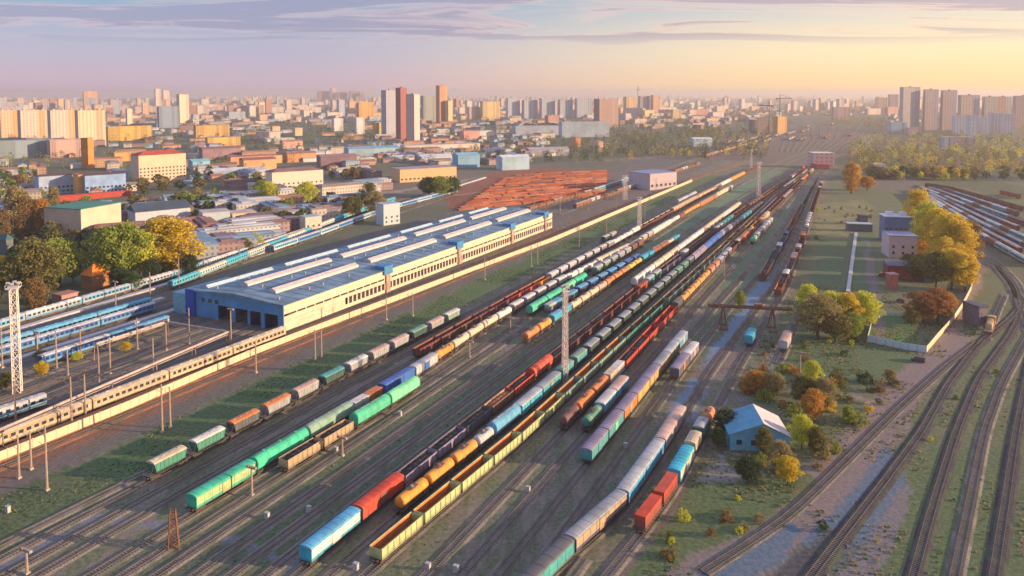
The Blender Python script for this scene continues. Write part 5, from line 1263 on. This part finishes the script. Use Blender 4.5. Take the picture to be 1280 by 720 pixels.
fence([(1084,427),(1107,432),(1135,438),(1158,441)], 2.6, FB, 'pale blue panel fence along the front of the green plot')
fence([(1158,441),(1172,424),(1190,404),(1203,385),(1214,363),(1218,345)], 2.4, FC, 'cream sunlit panel fence along the pink path')
fence([(1084,427),(1088,411),(1092,396)], 1.6, FB, 'short pale fence on the left side of the green plot')
fence([(1098,394),(1130,396),(1150,397)], 1.4, FB, 'low pale fence behind the green plot')
b = MB(); a, c = G(1070,292), G(1060,366); d_ = (c-a).normalized(); u = Vector((-d_.y, d_.x, 0)); 
b.add([a-u*.9, a+u*.9, c+u*.9, c-u*.9] + [q+Vector((0,0,.8)) for q in (a-u*.9, a+u*.9, c+u*.9, c-u*.9)], [(0,1,2,3),(7,6,5,4),(0,4,5,1),(1,5,6,2),(2,6,7,3),(3,7,4,0)])
tag(b.build('concrete_duct', plain((.50,.50,.52),.7,.15)), 'long pale raised concrete duct running down the grass strip', 'duct')
# wooden post stack beside the locomotive, small clutter
for i,(x,y,cl,lb) in enumerate([(1127,378,(.12,.05,.05),'small dark red van parked on the dry grass plot'),(1148,452,(.05,.05,.06),'small black car parked below the pale fence corner'),(1103,345,(.55,.30,.10),'small orange van parked left of the red kiosk')]):
    o = empty('parked_van', G(x,y), R(30*i+20), lb, 'van')
    b = MB(); b.prof([(-.95,.35),(.95,.35),(.95,1.1),(.8,1.9),(-.8,1.9),(-.95,1.1)], -2.3, 1.2); b.prof([(-.93,.35),(.93,.35),(.93,1.1),(-.93,1.1)], 1.2, 2.3); b.build('body', paint(cl,.1,.35), o)
    b = MB(); b.box(-.8,.8,1.18,1.24,1.15,1.8); b.build('windscreen', glass(), o)
    for x_ in (-.85,.85):
        for y_ in (-1.5,1.5): b = MB(); b.tube((x_-.1,y_,.34),(x_+.1,y_,.34),.34,n=10); b.build('wheel', plain((.03,.03,.03),.9,.1), o)
# tower cranes over the construction site
for i,(x,yb,yt,lb) in enumerate([(974,166,118,'thin tower crane over the unfinished blocks'),(797,150,108,'distant tower crane beside the yellow-lit tower'),(961,166,128,'shorter tower crane left of the thin one')]):
    p_ = G(x,yb); h = up(x,yb,yt); o = empty('tower_crane', p_, R(30+40*i), lb, 'tower crane')
    b = MB(); b.beam((0,0,0),(0,0,h), 1.3); b.build('mast', RUSTM, o); b = MB(); b.beam((-12,0,h*.9),(42,0,h*.9),1.4); b.beam((0,0,h),(38,0,h*.9),.5); b.box(-13,-8,-1.5,1.5,h*.9-3,h*.9-.71); b.build('jib', RUSTM, o)

# ------------------------------------------------------------------ random far town (each block its own object, the rest joined)
CW = [((.74,.66,.58),'cream'),((.70,.54,.46),'peach'),((.50,.57,.68),'blue-grey'),((.72,.48,.30),'orange-lit'),((.60,.50,.52),'rose-grey'),((.78,.70,.60),'white'),((.50,.24,.18),'brick-red'),((.78,.56,.26),'yellow')]
r2 = random.Random(21); BM = {}; cnt = 0; rest = {}
def region(x, y):
    h_ = 'far left' if x < 260 else 'left of centre' if x < 520 else 'centre' if x < 800 else 'right of centre' if x < 1050 else 'far right'
    return h_
cand = []
for k in range(1500):
    x = r2.uniform(-40, 1320)
    if x < 900: y = 121.5 + r2.random()**1.7*34
    else: y = 121.2 + r2.random()**2*22
    if 860 < x < 1100 and r2.random() < .45: continue
    if x > 900 and r2.random() < .35: continue
    cand.append((x, y))
cand.sort(key=lambda q: -q[1])
for x, y in cand:
    p_ = G(x, y); dist = p_.length; cl, cn = r2.choice(CW)
    if x > 760 and cn == 'blue-grey': cl, cn = CW[1]
    tall = r2.random() < .42; fl = r2.choice((16,16,20,22,24) if tall else (5,9,9,9,12)); h = fl*2.95
    w = r2.uniform(20, 34) if tall else r2.uniform(40, 110); d = r2.uniform(14, 22)
    if y > 146 : 
        if tall: continue
        h = r2.choice((9,12,15,27)); w *= .6
    rz = R(r2.choice((34,28,42,38,-50,30))) ; k_ = CW.index((cl, cn)) if (cl, cn) in CW else 0
    if cnt < 285:
        key = (k_, int(w/16), int(h/6), int(d/5)); cnt += 1
        if key not in BM:
            w_, h_, d_ = key[1]*16+10, max(8, key[2]*6+3), key[3]*5+3
            b = MB(); b.box(-w_/2,w_/2,-d_/2,d_/2,0,h_); b.cur = 1; b.box(-w_/2-.2,w_/2+.2,-d_/2-.2,d_/2+.2,h_+.003,h_+.8); b.box(-3,3,-3,3,h_+.803,h_+3.5)
            BM[key] = (b.mesh('apartment_block', [facade_mat(cl, tuple(q*.8 for q in cl), .35, 3, 6), plain((.38,.30,.28),.9,.2,.05,name='far_roof')]), h_)
        o = inst('apartment_block', BM[key][0], None, (p_.x, p_.y, 0), rz)
        kindw = 'tower' if h > 45 else 'slab' if h > 20 else 'low block'
        z_ = 'near the tree belt' if y > 138 else 'in the middle town' if y > 128 else 'close to the horizon'
        tag(o, f'{cn} apartment {kindw} {z_}, {region(x, y)}', 'apartment block', f'{cn} {kindw}s {z_}, {region(x, y)}')
    else:
        rest.setdefault(k_, MB()).cbox(p_.x, p_.y, 0, w, d, h, rz)
allr = MB(); mats = []
for k_, mb in sorted(rest.items()): allr.merge(mb, len(mats)); mats.append(facade_mat(CW[k_][0], tuple(q*.8 for q in CW[k_][0]), .35, 3, 6))
tag(allr.build('distant_town', mats), 'hazy mass of distant apartment blocks along the horizon', None, None, 'stuff')
# low houses and sheds scattered between the tree belt and the depot
HC = [((.52,.32,.20),(.30,.15,.12),'orange-walled'),((.62,.56,.48),(.26,.22,.22),'cream'),((.40,.47,.56),(.18,.28,.38),'grey-blue'),((.36,.24,.24),(.20,.13,.15),'maroon'),((.66,.64,.62),(.42,.44,.48),'white')]
HM = []
for wl, rf_, nm in HC:
    for (w, d, h) in ((16,9,4.5),(30,11,5),(12,9,6)):
        b = MB(); b.box(-w/2,w/2,-d/2,d/2,0,h); b.cur = 1; e = .5
        b.add([(-w/2-e,-d/2-e,h),(w/2+e,-d/2-e,h),(w/2+e,d/2+e,h),(-w/2-e,d/2+e,h),(-w/2-e,0,h+2.4),(w/2+e,0,h+2.4)], [(0,1,5,4),(2,3,4,5),(0,4,3),(1,2,5),(0,3,2,1)])
        HM.append((b.v, b.f, b.m, wl, rf_, nm, w))
HMM = {}
HREST = MB(); HC_ = []; hn_ = 0
def la_row(x):
    K = [(-60,434),(0,413),(215,350),(330,311),(380,294),(470,262),(600,222),(760,190)]
    for (xa, ya), (xb, yb) in zip(K, K[1:]):
        if xa <= x <= xb: return ya+(yb-ya)*(x-xa)/(xb-xa)
    return 999
def onroad(x, y):
    for pts in ([(145,255),(240,243),(420,235),(560,212)], [(0,300),(60,285),(150,262)], [(300,275),(420,250),(560,230),(640,215)]):
        for (xa, ya), (xb, yb) in zip(pts, pts[1:]):
            if xa-6 <= x <= xb+6 and -3.2 < y-(ya+(yb-ya)*(x-xa)/(xb-xa)) < 6.5: return True
    return False
for k in range(1500):
    if k < 620: x = r2.uniform(-10, 720); y = r2.uniform(150, 268) if x < 470 else r2.uniform(150, 206)
    elif k < 760: x = r2.uniform(150, 480); y = r2.uniform(255, 330); 
    elif k < 1100: x = r2.uniform(-20, 960); y = r2.uniform(134, 162)
    else: x = r2.uniform(780, 1290); y = 121 + r2.random()*32
    if k >= 1100 and 955 < x < 1100 and y > 146: continue
    if k < 760 and y > la_row(x) - 9: continue
    if 690 < x < 760 and y > 170: continue
    if 560 < x < 760 and y > 205: continue
    if onroad(x, y): continue
    if 40 < x < 240 and 186 < y < 262 and r2.random() < .8: continue
    if 330 < x < 410 and 205 < y < 240: continue
    if 480 < x < 580 and 206 < y < 235: continue
    i = r2.randrange(len(HM)); v_, f_, m_, wl, rf_, nm, w = HM[i]
    if y < 162 or hn_ >= 280:
        p_ = G(x, y); w_, d_, h_ = r2.uniform(14, 50), r2.uniform(9, 18), r2.uniform(4, 11); HC_.append((p_, w_, d_, h_, i)); continue
    hn_ += 1
    if i not in HMM:
        me = bpy.data.meshes.new('house'); me.from_pydata(v_, [], f_); me.materials.append(plain(wl,.8,.15,.1)); me.materials.append(plain(rf_,.8,.2,.1)); me.polygons.foreach_set('material_index', m_); me.update(); HMM[i] = me
    p_ = G(x, y); o = inst('low_house', HMM[i], None, (p_.x, p_.y, 0), R(r2.choice((28,36,-58,32,24))))
    zz = 'by the depot sidings' if y > 230 else 'among the workshops' if y > 190 else 'near the tree belt'
    tag(o, f'{nm} {"long shed" if w == 30 else "small house"} {zz}, {region(x, y)}', 'house', f'{nm} {"long sheds" if w == 30 else "small houses"} {zz}, {region(x,y)}')
for hi in range(len(HC)):
    hb = MB()
    for p_, w_, d_, h_, i in HC_:
        if i//3 != hi: continue
        rz = R(r2.choice((28,36,-58,40))); hb.cur = 0; hb.cbox(p_.x, p_.y, 0, w_, d_, h_, rz); hb.cur = 1; hb.cbox(p_.x, p_.y, h_+.003, w_+1, d_+1, .8, rz); hb.cbox(p_.x, p_.y, h_+.806, w_*.9, d_*.45, .9, rz)
    if hb.v: tag(hb.build('distant_low_town', [facade_mat(HC[hi][0], tuple(q*.85 for q in HC[hi][0]), .4, 3.2, 4), plain(HC[hi][1], .85, .25, .05)]), f'{HC[hi][2]} low roofs crowding the far town', None, None, 'stuff')

# ------------------------------------------------------------------ trees and bushes
def leafcloud(r, pts, n, size, rad):
    """n leaf-sized quads around each clump centre, each turned its own way"""
    V = []; Fc = []
    for (cx, cy, cz, cr) in pts:
        for _ in range(n):
            while True:
                a, b_, c_ = r.uniform(-1,1), r.uniform(-1,1), r.uniform(-1,1)
                q = a*a+b_*b_+c_*c_
                if q < 1: break
            f_ = cr*(q**.5)**-.35 if q > .02 else cr
            p = Vector((cx+a*f_, cy+b_*f_, cz+c_*f_*.85)); u = Vector((r.gauss(0,1), r.gauss(0,1), r.gauss(0,.7))).normalized()
            w = u.orthogonal().normalized(); w.rotate(Matrix.Rotation(r.uniform(0,6.28), 3, u)); t = u.cross(w)
            s = size*r.uniform(.6,1.25); k = len(V)
            V += [p-w*s*.5, p+t*s*.32, p+w*s*.55, p-t*s*.36]; Fc.append((k,k+1,k+2,k+3))
    return V, Fc
def tree_mesh(seed, kind, H, nc, n, size):
    r = random.Random(seed); pts = []; tr = MB()
    R0 = {'round': H*.34, 'poplar': H*.17, 'bush': H*.62}[kind]; z0 = {'round': H*.24, 'poplar': H*.10, 'bush': H*.05}[kind]
    tr.tube((0,0,0),(r.uniform(-.3,.3),r.uniform(-.3,.3),H*.45), H*.022+.08, H*.014+.03, n=7, caps=False)
    tr.tube((0,0,H*.44),(r.uniform(-.5,.5),r.uniform(-.5,.5),H*.85), H*.014+.03, .03, n=5, caps=False)
    for k in range(nc):
        t = (k+.5)/nc; z = z0 + (H*.97-z0)*(t**.9)
        prof = {'round': math.sin(math.pi*min(1,max(0,.12+t*.86)))**.6, 'poplar': (math.sin(math.pi*min(1,.08+t*.9)))**.5, 'bush': (1-t*.75)}[kind]
        a = k*2.399 + r.uniform(-.5,.5); rr = R0*prof*(r.uniform(.2,1.0)**.55)*(1 + .22*math.sin(a*2+seed) + .16*math.sin(a*3+z*.9+seed*2))*(1.18 if r.random() < .15 else 1)
        if kind == 'bush': z = z0 + H*.85*r.random()**.9; rr = R0*r.random()**.5*(1-.3*z/H)
        x, y = rr*math.cos(a), rr*math.sin(a); cr = {'round': H*.10, 'poplar': H*.065, 'bush': H*.17}[kind]*r.uniform(.7,1.3)
        pts.append((x, y, z, cr))
        if kind != 'bush' and k % 4 == 0: tr.tube((0,0,z*.72), (x*.85,y*.85,z), H*.008+.02, .03, n=4, caps=False)
    V, Fc = leafcloud(r, pts, n, size, 1); me = bpy.data.meshes.new('crown'); me.from_pydata(V, [], Fc); me.materials.append(None); me.update()
    return me, tr.mesh('trunk', BARK)
TM = {'round': [tree_mesh(s, 'round', 12, 84, 60, .52) for s in (1,2,3,4)], 'poplar': [tree_mesh(s, 'poplar', 18, 80, 60, .55) for s in (5,6,7)],
      'bush': [tree_mesh(s, 'bush', 3, 20, 60, .28) for s in (8,9,10)], 'far': [tree_mesh(s, 'round', 12, 26, 16, 1.7) for s in (11,12,13,14)]}
TH = {'round': 12, 'poplar': 18, 'bush': 3, 'far': 12}
LEAF = dict(gold=((.54,.38,.02),(.84,.64,.05)), yellow=((.44,.46,.03),(.74,.74,.08)), ygreen=((.14,.22,.03),(.42,.46,.07)), olive=((.09,.10,.025),(.27,.23,.06)), green=((.03,.08,.022),(.11,.18,.04)),
    dark=((.022,.055,.024),(.07,.11,.04)), brown=((.17,.11,.04),(.38,.24,.09)), orange=((.42,.20,.03),(.66,.36,.06)), tan=((.24,.20,.08),(.44,.36,.15)), rust=((.22,.09,.03),(.46,.22,.07)))
LW = dict(gold='golden', yellow='bright yellow', ygreen='yellow-green', olive='olive', green='green', dark='dark green', brown='brown', orange='orange', tan='tan', rust='rusty red')
r3 = random.Random(5)
def plant(kind, loc, h, pal, label, group=None, wide=1.0):
    cm, tm = r3.choice(TM[kind]); s = h/TH[kind]
    nm = {'round': 'deciduous_tree', 'poplar': 'poplar_tree', 'bush': 'autumn_bush', 'far': 'deciduous_tree'}[kind]
    o = empty(nm, (loc[0], loc[1], 0), r3.uniform(0, 6.28), label, 'bush' if kind == 'bush' else 'tree', group); o.scale = (s*wide, s*wide, s)
    c = inst('crown', cm, o); c.material_slots[0].link = 'OBJECT'; c.material_slots[0].material = foliage(*LEAF[pal]); c['kind'] = 'stuff'
    if 'kind' in c: del c['kind']
    inst('trunk', tm, o); return o
def tpx(kind, x, yb, yt, pal, label, wide=1.0):
    h = max(1.5, up(x, yb, yt)); plant(kind, G(x, yb), h, pal, label, None, wide)
NEAR = [('poplar',5,305,262,'brown','tall brown poplar at the left edge',1.1),('poplar',20,300,232,'tan','tall tan poplar second from the left edge',1.2),('poplar',33,300,245,'brown','brown poplar leaning beside the dark green-roofed house',1.1),('poplar',51,298,248,'orange','orange-brown poplar left of the teal-roofed warehouse',1.3),('poplar',67,268,233,'tan','slim tan poplar before the blue-white workshop',1.2),
 ('round',3,372,322,'gold','golden tree cut by the left edge',1.0),('round',24,372,318,'green','deep green tree behind the lattice tower',1.1),('round',42,380,305,'olive','big olive tree above the outermost siding',1.2),('round',58,360,318,'green','dark tree between olive and yellow-green trees',1.0),('round',74,358,300,'ygreen','yellow-green tree below the warehouse end',1.25),('round',92,352,322,'olive','olive tree right of the yellow-green one by the warehouse',1.0),
 ('round',45,392,350,'brown','bare brownish tree beside the siding behind the lattice tower',1.0),('round',142,354,285,'ygreen','broad yellow-green tree left of its tall neighbour',1.15),('round',158,352,280,'ygreen','tallest yellow-green tree behind the outermost train',1.0),('round',176,348,290,'yellow','yellow tree in the gap before the golden pair',1.1),('poplar',202,342,272,'gold','golden tree, left of the tall golden pair',1.9),('poplar',222,342,275,'gold','golden tree, right of the tall golden pair',2.0),
 ('round',150,362,335,'dark','dark low tree under the broad yellow-green tree',1.3),('round',190,352,325,'dark','dark low tree between yellow and golden trees',1.2),('round',238,345,318,'dark','dark low tree right of the golden pair',1.2),('round',165,364,340,'green','green low tree beside the outermost train',1.2),
 ('round',328,252,226,'ygreen','yellow-green tree at the left end of the white office',1.2),('round',337,256,228,'yellow','yellow tree before the white office',1.2),('round',384,256,228,'yellow','round yellow tree right before the white office',1.3),('round',440,272,246,'olive','dark olive round tree by the upper road',1.4),('poplar',462,262,228,'olive','tall olive tree standing on the upper road',1.6),('round',470,270,240,'tan','tan tree right of the tall olive tree',1.3),
 ('round',536,246,222,'green','green tree, left of three before the red yard',1.4),('round',550,247,221,'ygreen','yellow-green tree, middle of three before the red yard',1.4),('round',565,245,222,'green','green tree, right of three before the red yard',1.4),
 ('round',318,312,292,'yellow','small yellow tree beside the outermost siding',1.3),('round',305,318,298,'olive','small olive tree left of the small yellow tree',1.3),('round',150,230+8,222,'olive','small olive tree between workshop and peach block',1.2),('round',178,236,222,'tan','tan tree before the peach block, left',1.5),('round',205,236,221,'olive','olive tree before the peach block, right',1.5),
 ('round',50,450,437,'olive','small olive tree in the depot sidings, left',1.3),('round',97,452,440,'yellow','small yellow tree in the depot sidings, right',1.4),('round',52,472,452,'gold','golden bushy tree beside the lattice tower',1.0),('round',8,488,466,'olive','olive tree at the left edge above the short siding',1.5),('round',158,440,428,'gold','tiny golden tree beyond the depot pipeline',1.4),
 ('poplar',1146,300,237,'gold','tall golden poplar, leftmost of the row by the pink office',1.5),('poplar',1160,312,252,'yellow','yellow poplar, second of the row by the pink office',1.5),('round',1172,318,262,'gold','golden tree in the middle of the tall row',1.0),('round',1186,332,268,'gold','widest golden-orange tree of the tall row',1.15),('poplar',1200,336,276,'gold','golden poplar near the right end of the tall row',1.5),('poplar',1212,332,276,'brown','slim brown poplar at the right end of the tall row',1.2),
 ('round',1152,352,318,'olive','olive round tree before the dark red shed end',1.3),('round',1170,360,316,'olive','olive-yellow tree left of the big golden pair',1.1),('round',1190,362,312,'gold','big golden tree, left of the pair by the cream fence',1.1),('round',1206,364,318,'gold','big golden tree, right of the pair by the cream fence',1.1),('round',1180,340,298,'gold','golden tree behind the big golden pair',1.2),('round',1150,322,300,'orange','small orange tree touching the pink office',1.3),('round',1135,338,318,'olive','olive bushy tree before the pink office wall',1.4),
 ('round',1154,404,366,'rust','broad rust-brown tree on the green plot, left half',1.4),('round',1172,402,362,'rust','broad rust-brown tree on the green plot, right half',1.3),('round',1184,396,366,'orange','orange tree beside the rust-brown pair',1.0),('round',1140,408,388,'olive','low olive tree left of the rust-brown pair',1.3),
 ('round',1010,402,357,'yellow','tall yellow tree, leftmost of the mid-right cluster',1.0),('round',1022,424,370,'tan','big tan tree at the front of the mid-right cluster',1.35),('round',1040,412,366,'yellow','yellow tree in the centre of the mid-right cluster',1.1),('round',1044,428,392,'olive','olive tree at the foot of the mid-right cluster',1.3),('round',1060,414,368,'gold','golden tree right of centre in the mid-right cluster',1.1),('round',1080,412,366,'yellow','rightmost yellow tree of the mid-right cluster',1.1),('round',1066,424,392,'ygreen','yellow-green tree at the right foot of the cluster',1.2),
 ('round',925,386,364,'ygreen','small yellow-green tree left under the gantry',.8),('poplar',1064,242,203,'orange','slender orange poplar right of the signal building',1.2),('poplar',1069,238,206,'gold','slender golden poplar right of the orange one',1.1),('round',1084,238,221,'orange','round orange tree beside the small pink house',1.6),
 ('round',944,492,464,'orange','orange shrub tree left above the blue storehouse',1.4),('round',968,496,466,'tan','tan shrub tree above the blue storehouse',1.3),('round',1015,486,452,'yellow','bright yellow tree above and right of the storehouse',.9),('round',1030,510,474,'tan','tan tree right of the bright yellow tree',1.2),('round',1004,506,470,'olive','olive tree directly behind the storehouse ridge',1.2),('round',1016,528,488,'orange','orange tree at the right side of the storehouse',1.0),
 ('round',955,572,536,'olive','olive-brown tree in front of the storehouse door',.9),('round',975,590,552,'tan','tan tree before the storehouse right corner',1.0),('round',1002,562,520,'yellow','yellow tree at the storehouse right corner',.9),('round',985,606,572,'gold','golden shrub tree below the storehouse',1.1),('round',905,545,512,'dark','dark green tree left of the storehouse',1.2),('round',935,604,572,'dark','dark green tree below the storehouse left corner',1.3),('round',897,560,535,'green','green shrub tree by the curved train',1.0),
 ('round',1020,570,535,'olive','olive shrub tree right below the storehouse',1.0),('round',1060,532,508,'ygreen','small yellow-green tree by the pink path bend',1.0),('round',1112,478,462,'tan','tan shrub by the pink path',1.3)]
for k, x, yb, yt, pal, lb, wd in NEAR: tpx(k, x, yb, yt, pal, lb, wd)
# bushes on the rough ground right of the yard
bl = 0
BUSHAREA = [((905,455),(1040,470),(1050,590),(900,610)), ((1030,470),(1120,480),(1060,560),(1020,600)), ((1060,590),(1130,590),(1080,690),(1020,680)), ((850,610),(1000,620),(930,700),(820,700)), ((1150,480),(1260,430),(1275,560),(1165,560)), ((1020,260),(1090,255),(1095,270),(1020,300)), ((960,420),(1090,425),(1080,470),(950,460))]
for ai, poly in enumerate(BUSHAREA):
    nb_ = (34, 20, 4, 16, 10, 30, 14)[ai]; P4 = [G(*q) for q in poly]
    for k in range(nb_):
        a, c = r3.random(), r3.random(); p_ = P4[0].lerp(P4[1], a).lerp(P4[3].lerp(P4[2], a), c); h = r3.uniform(1.2, 4.2) if ai < 2 else r3.uniform(1, 2.6)
        if (int(p_.x//1.5), int(p_.y//1.5)) in CELLS: continue
        pal = r3.choice(['tan','orange','gold','olive','green','brown','ygreen','olive','dark'] if ai < 2 else ['tan','olive','yellow','brown','green'])
        area = ['around the blue storehouse','on the slope by the pink path','beside the wet gravel lane','on the rough grass below the red containers','between the right-hand tracks','on the dry grass by the shelter','below the mid-right tree cluster'][ai]
        plant('bush', p_, h, pal, f'{LW[pal]} bush {area}', f'{LW[pal]} bushes {area}', r3.uniform(.8, 1.3))
# tree belts: nearest ones are single trees, the rest joined
belts = []
def belt(x0, x1, y0, y1, n, pals, name):
    for _ in range(n):
        belts.append((r3.uniform(x0, x1), r3.uniform(y0, y1), r3.choice(pals), name))
belt(1060,1290,178,226,560,['olive','tan','tan','gold','olive','olive','yellow','brown','green'],'in the right-hand tree belt')
belt(1100,1290,150,178,50,['olive','tan','brown'],'below the right-hand towers')
belt(300,480,152,188,150,['green','dark','olive','green','tan'],'in the left-centre tree belt')
belt(480,760,150,206,150,['green','dark','olive','tan'],'in the central tree belt')
belt(740,960,148,200,260,['dark','olive','green','tan','gold','dark'],'in the dark grove left of the throat')
belt(770,960,150,196,420,['dark','olive','green','tan','dark'],'in the dark grove left of the throat')
belt(1070,1290,170,200,260,['olive','tan','yellow','green'],'in the right-hand tree belt')
belt(560,760,176,206,120,['dark','olive','green'],'in the central tree belt')
belt(-10,480,150,268,420,['olive','tan','green','brown','ygreen'],'among the left-hand streets')
belt(-10,300,160,205,110,['olive','green','dark','tan'],'between the left-hand blocks')
belt(-10,900,130,150,90,['dark','olive','green'],'in the far town')
belt(240,480,262,310,60,['dark','green','olive','ygreen','tan'],'between the depot and the upper road')
belt(10,330,300,345,60,['dark','green','olive'],'beside the outermost siding')
belts.sort(key=lambda q: -q[1]); V = []; Fc = []; nt_ = 0
def clear(x, y):
    if 55 < x < 160 and 214 < y < 262: return False
    if 160 < x < 240 and 192 < y < 232: return False
    if 330 < x < 410 and 205 < y < 240: return False
    if 480 < x < 580 and 205 < y < 232: return False
    return True
stuffT = {}
for x, y, pal, nm in belts:
    if not clear(x, y) or onroad(x, y): continue
    p_ = G(x, y)
    if y > 262 and (y > 352 - (x-70)*.21): continue
    if nt_ < 240:
        nt_ += 1; plant('far', p_, r3.uniform(7, 14), pal, f'{LW[pal]} tree {nm}', f'{LW[pal]} trees {nm}', r3.uniform(1.0, 1.5))
    else: stuffT.setdefault(pal, []).append(p_)
for k in range(10500):     # far woods and street trees that read as one mass
    x = r3.uniform(-60, 1340) if k < 7500 else r3.uniform(780, 1320); y = 119.5 + (r3.random()**1.25)*(62 if x < 900 else 44)
    if 900 < x < 1080 and y > 156: continue
    if math.sin(x*.021 + y*.31) + math.sin(x*.053 - y*.17 + 2) < (-.1 if y < 165 else .5): continue
    stuffT.setdefault(r3.choice(['dark','olive','green','olive','tan'] if x < 900 else ['olive','tan','brown','olive']), []).append(G(x, y))
for pal, L_ in stuffT.items():
    V = []; Fc = []
    for p_ in L_:
        dist = p_.length; H_ = r3.uniform(7, 15); sz = max(1.6, dist/950); n_ = 60 if dist < 1400 else 34 if dist < 2000 else 14; rr = H_*.42 if dist < 2500 else H_*.9
        for _ in range(n_):
            t = r3.random(); a = r3.uniform(0, 6.28); q = rr*math.sin(math.pi*(.1+.85*t))**.6*r3.random()**.4; c_ = Vector((p_.x+q*math.cos(a), p_.y+q*math.sin(a), 1.2+H_*t))
            u = Vector((r3.gauss(0,1), r3.gauss(0,1), r3.gauss(0,.6))).normalized(); w = u.orthogonal().normalized(); t2 = u.cross(w); s = sz*r3.uniform(.6,1.2); k = len(V)
            V += [c_-w*s*.5, c_+t2*s*.4, c_+w*s*.5, c_-t2*s*.4]; Fc.append((k,k+1,k+2,k+3))
    me = bpy.data.meshes.new('distant_woods'); me.from_pydata(V, [], Fc); me.materials.append(foliage(*LEAF[pal])); me.update()
    tag(link(bpy.data.objects.new('distant_woods', me)), f'{LW[pal]} far-off trees running together between the town blocks', None, None, 'stuff')
# weeds and tufts between the tracks
V = {0: [], 1: []}; Fc = {0: [], 1: []}
for k in range(60000):
    if r3.random() < .5: s_, n_ = r3.uniform(-60, 420), r3.choice((r3.uniform(-92,-73), r3.uniform(-92,-60), r3.uniform(-40,-16), r3.uniform(-60,34)))
    else:
        s_, n_ = r3.uniform(-60, 260), r3.uniform(46, 140)
    p_ = S(s_, n_)
    if math.sin(p_.x*.13+p_.y*.07)+math.sin(p_.x*.05-p_.y*.11+1) < -.1: continue
    if (int(p_.x//1.5), int(p_.y//1.5)) in CELLS and r3.random() < .93: continue
    h = r3.uniform(.12,.34) if n_ < 40 else r3.uniform(.15,.5); a = r3.uniform(0,3.14); c_, s2 = math.cos(a)*h*.8, math.sin(a)*h*.8; q = 1 if r3.random() < (.25 if n_ < 40 else .55) else 0; k = len(V[q])
    V[q] += [(p_.x-c_,p_.y-s2,0),(p_.x+c_,p_.y+s2,0),(p_.x+c_*.5+s2*.4,p_.y+s2*.5-c_*.4,h),(p_.x-c_*.7+s2*.3,p_.y-s2*.7,h*.8)]; Fc[q].append((k,k+1,k+2,k+3))
for q, pal in ((0,'green'),(1,'tan')):
    me = bpy.data.meshes.new('weed_tufts'); me.from_pydata(V[q], [], Fc[q]); me.materials.append(foliage(*LEAF[pal])); me.update()
    tag(link(bpy.data.objects.new('weed_tufts', me)), f'{"green" if q == 0 else "dry tan"} weeds growing between the tracks and on rough ground', None, None, 'stuff')

# ------------------------------------------------------------------ overhead wires, lineside cabinets
def wires(pts, hs, label):
    b = MB(); P = resample(pts, 42)
    for a, c in zip(P, P[1:]):
        for o_, h in hs:
            q = None
            for k in range(5):
                t = k/4; z = h - (.9 if h > 7 else .15)*4*t*(1-t); p_ = a.lerp(c, t) + NV*o_ + Vector((0,0,z))
                if q is not None: b.beam(q, p_, .045)
                q = p_
    tag(b.build('overhead_wire', plain((.10,.07,.06), .5, .1, name='wire')), label, 'overhead wire')
wires([S(-60,-107), S(71,-106), S(298,-99), S(600,-92)], [(0, 8.4), (0, 6.4), (-5, 8.4), (-5, 6.4)], 'thin overhead contact wires above the rusty tracks beside the wall')
wires([G(-60,450), G(215,363), G(330,324), G(470,275)], [(0, 8.2), (0, 6.3)], 'thin overhead wires above the outermost passenger siding')
wires([S(-30,-128), S(92,-129)], [(0, 8.2), (0, 6.3), (-7, 8.2), (-7, 6.3)], 'thin overhead wires above the sidings before the depot gates')
cab = MB().box(-.5,.5,-.35,.35,.15,1.35).mesh('cabinet_body', plain((.46,.46,.45), .5, .15)); cap = MB().box(-.56,.56,-.41,.41,1.352,1.45).mesh('cabinet_lid', plain((.4,.4,.42), .5, .15)); cbs = MB().box(-.6,.6,-.45,.45,0,.148).mesh('cabinet_base', CONC)
for i, (x, y, w_) in enumerate([(334,648,'right of the yellow-green-led train'),(386,640,'left of the two-tone lead wagon'),(445,712,'at the bottom edge below the gondola train'),(535,712,'at the bottom edge mid-picture'),(570,715,'at the bottom edge right of mid-picture'),(660,615,'between gondola train and curved train'),(500,520,'in the open yard left of the red wagons'),(420,565,'beside the tan gondola rake'),(782,560,'left of the curved passenger train'),(10,640,'on the green strip at the left edge')]):
    o = empty('signal_cabinet', G(x, y), -AZ, f'small pale signal cabinet {w_}', 'signal cabinet'); inst('cabinet_body', cab, o); inst('cabinet_lid', cap, o); inst('cabinet_base', cbs, o)
# look-alikes that share a label are told apart by their order from the left
byl = {}
for o in COL.objects:
    if o.parent is None and o.get('label') and o.get('group') and o.get('kind') is None: byl.setdefault(o['label'], []).append(o)
for lb, L_ in byl.items():
    if len(L_) < 2: continue
    L_.sort(key=lambda o: o.location.x/max(1, o.location.y))
    if len(lb.replace('-', ' ').split()) > 12: continue
    for i, o in enumerate(L_): o['label'] = f'{lb}, {ordw(i)} from the left'

# ------------------------------------------------------------------ evening haze
b = MB(); b.box(-17600, 17600, -17600, 17600, -1.0, 140.0)
hm = bpy.data.materials.new('haze_air'); hm.use_nodes = True; hn = hm.node_tree; hn.nodes.clear()
ho = hn.nodes.new('ShaderNodeOutputMaterial'); pv = hn.nodes.new('ShaderNodeVolumePrincipled'); pv.inputs['Color'].default_value = (.92,.86,.86,1); pv.inputs['Density'].default_value = 0.00012; pv.inputs['Anisotropy'].default_value = 0.3
hn.links.new(pv.outputs[0], ho.inputs['Volume'])
tag(b.build('haze', hm), 'thin warm evening haze lying over the town and yard', None, None, 'stuff')
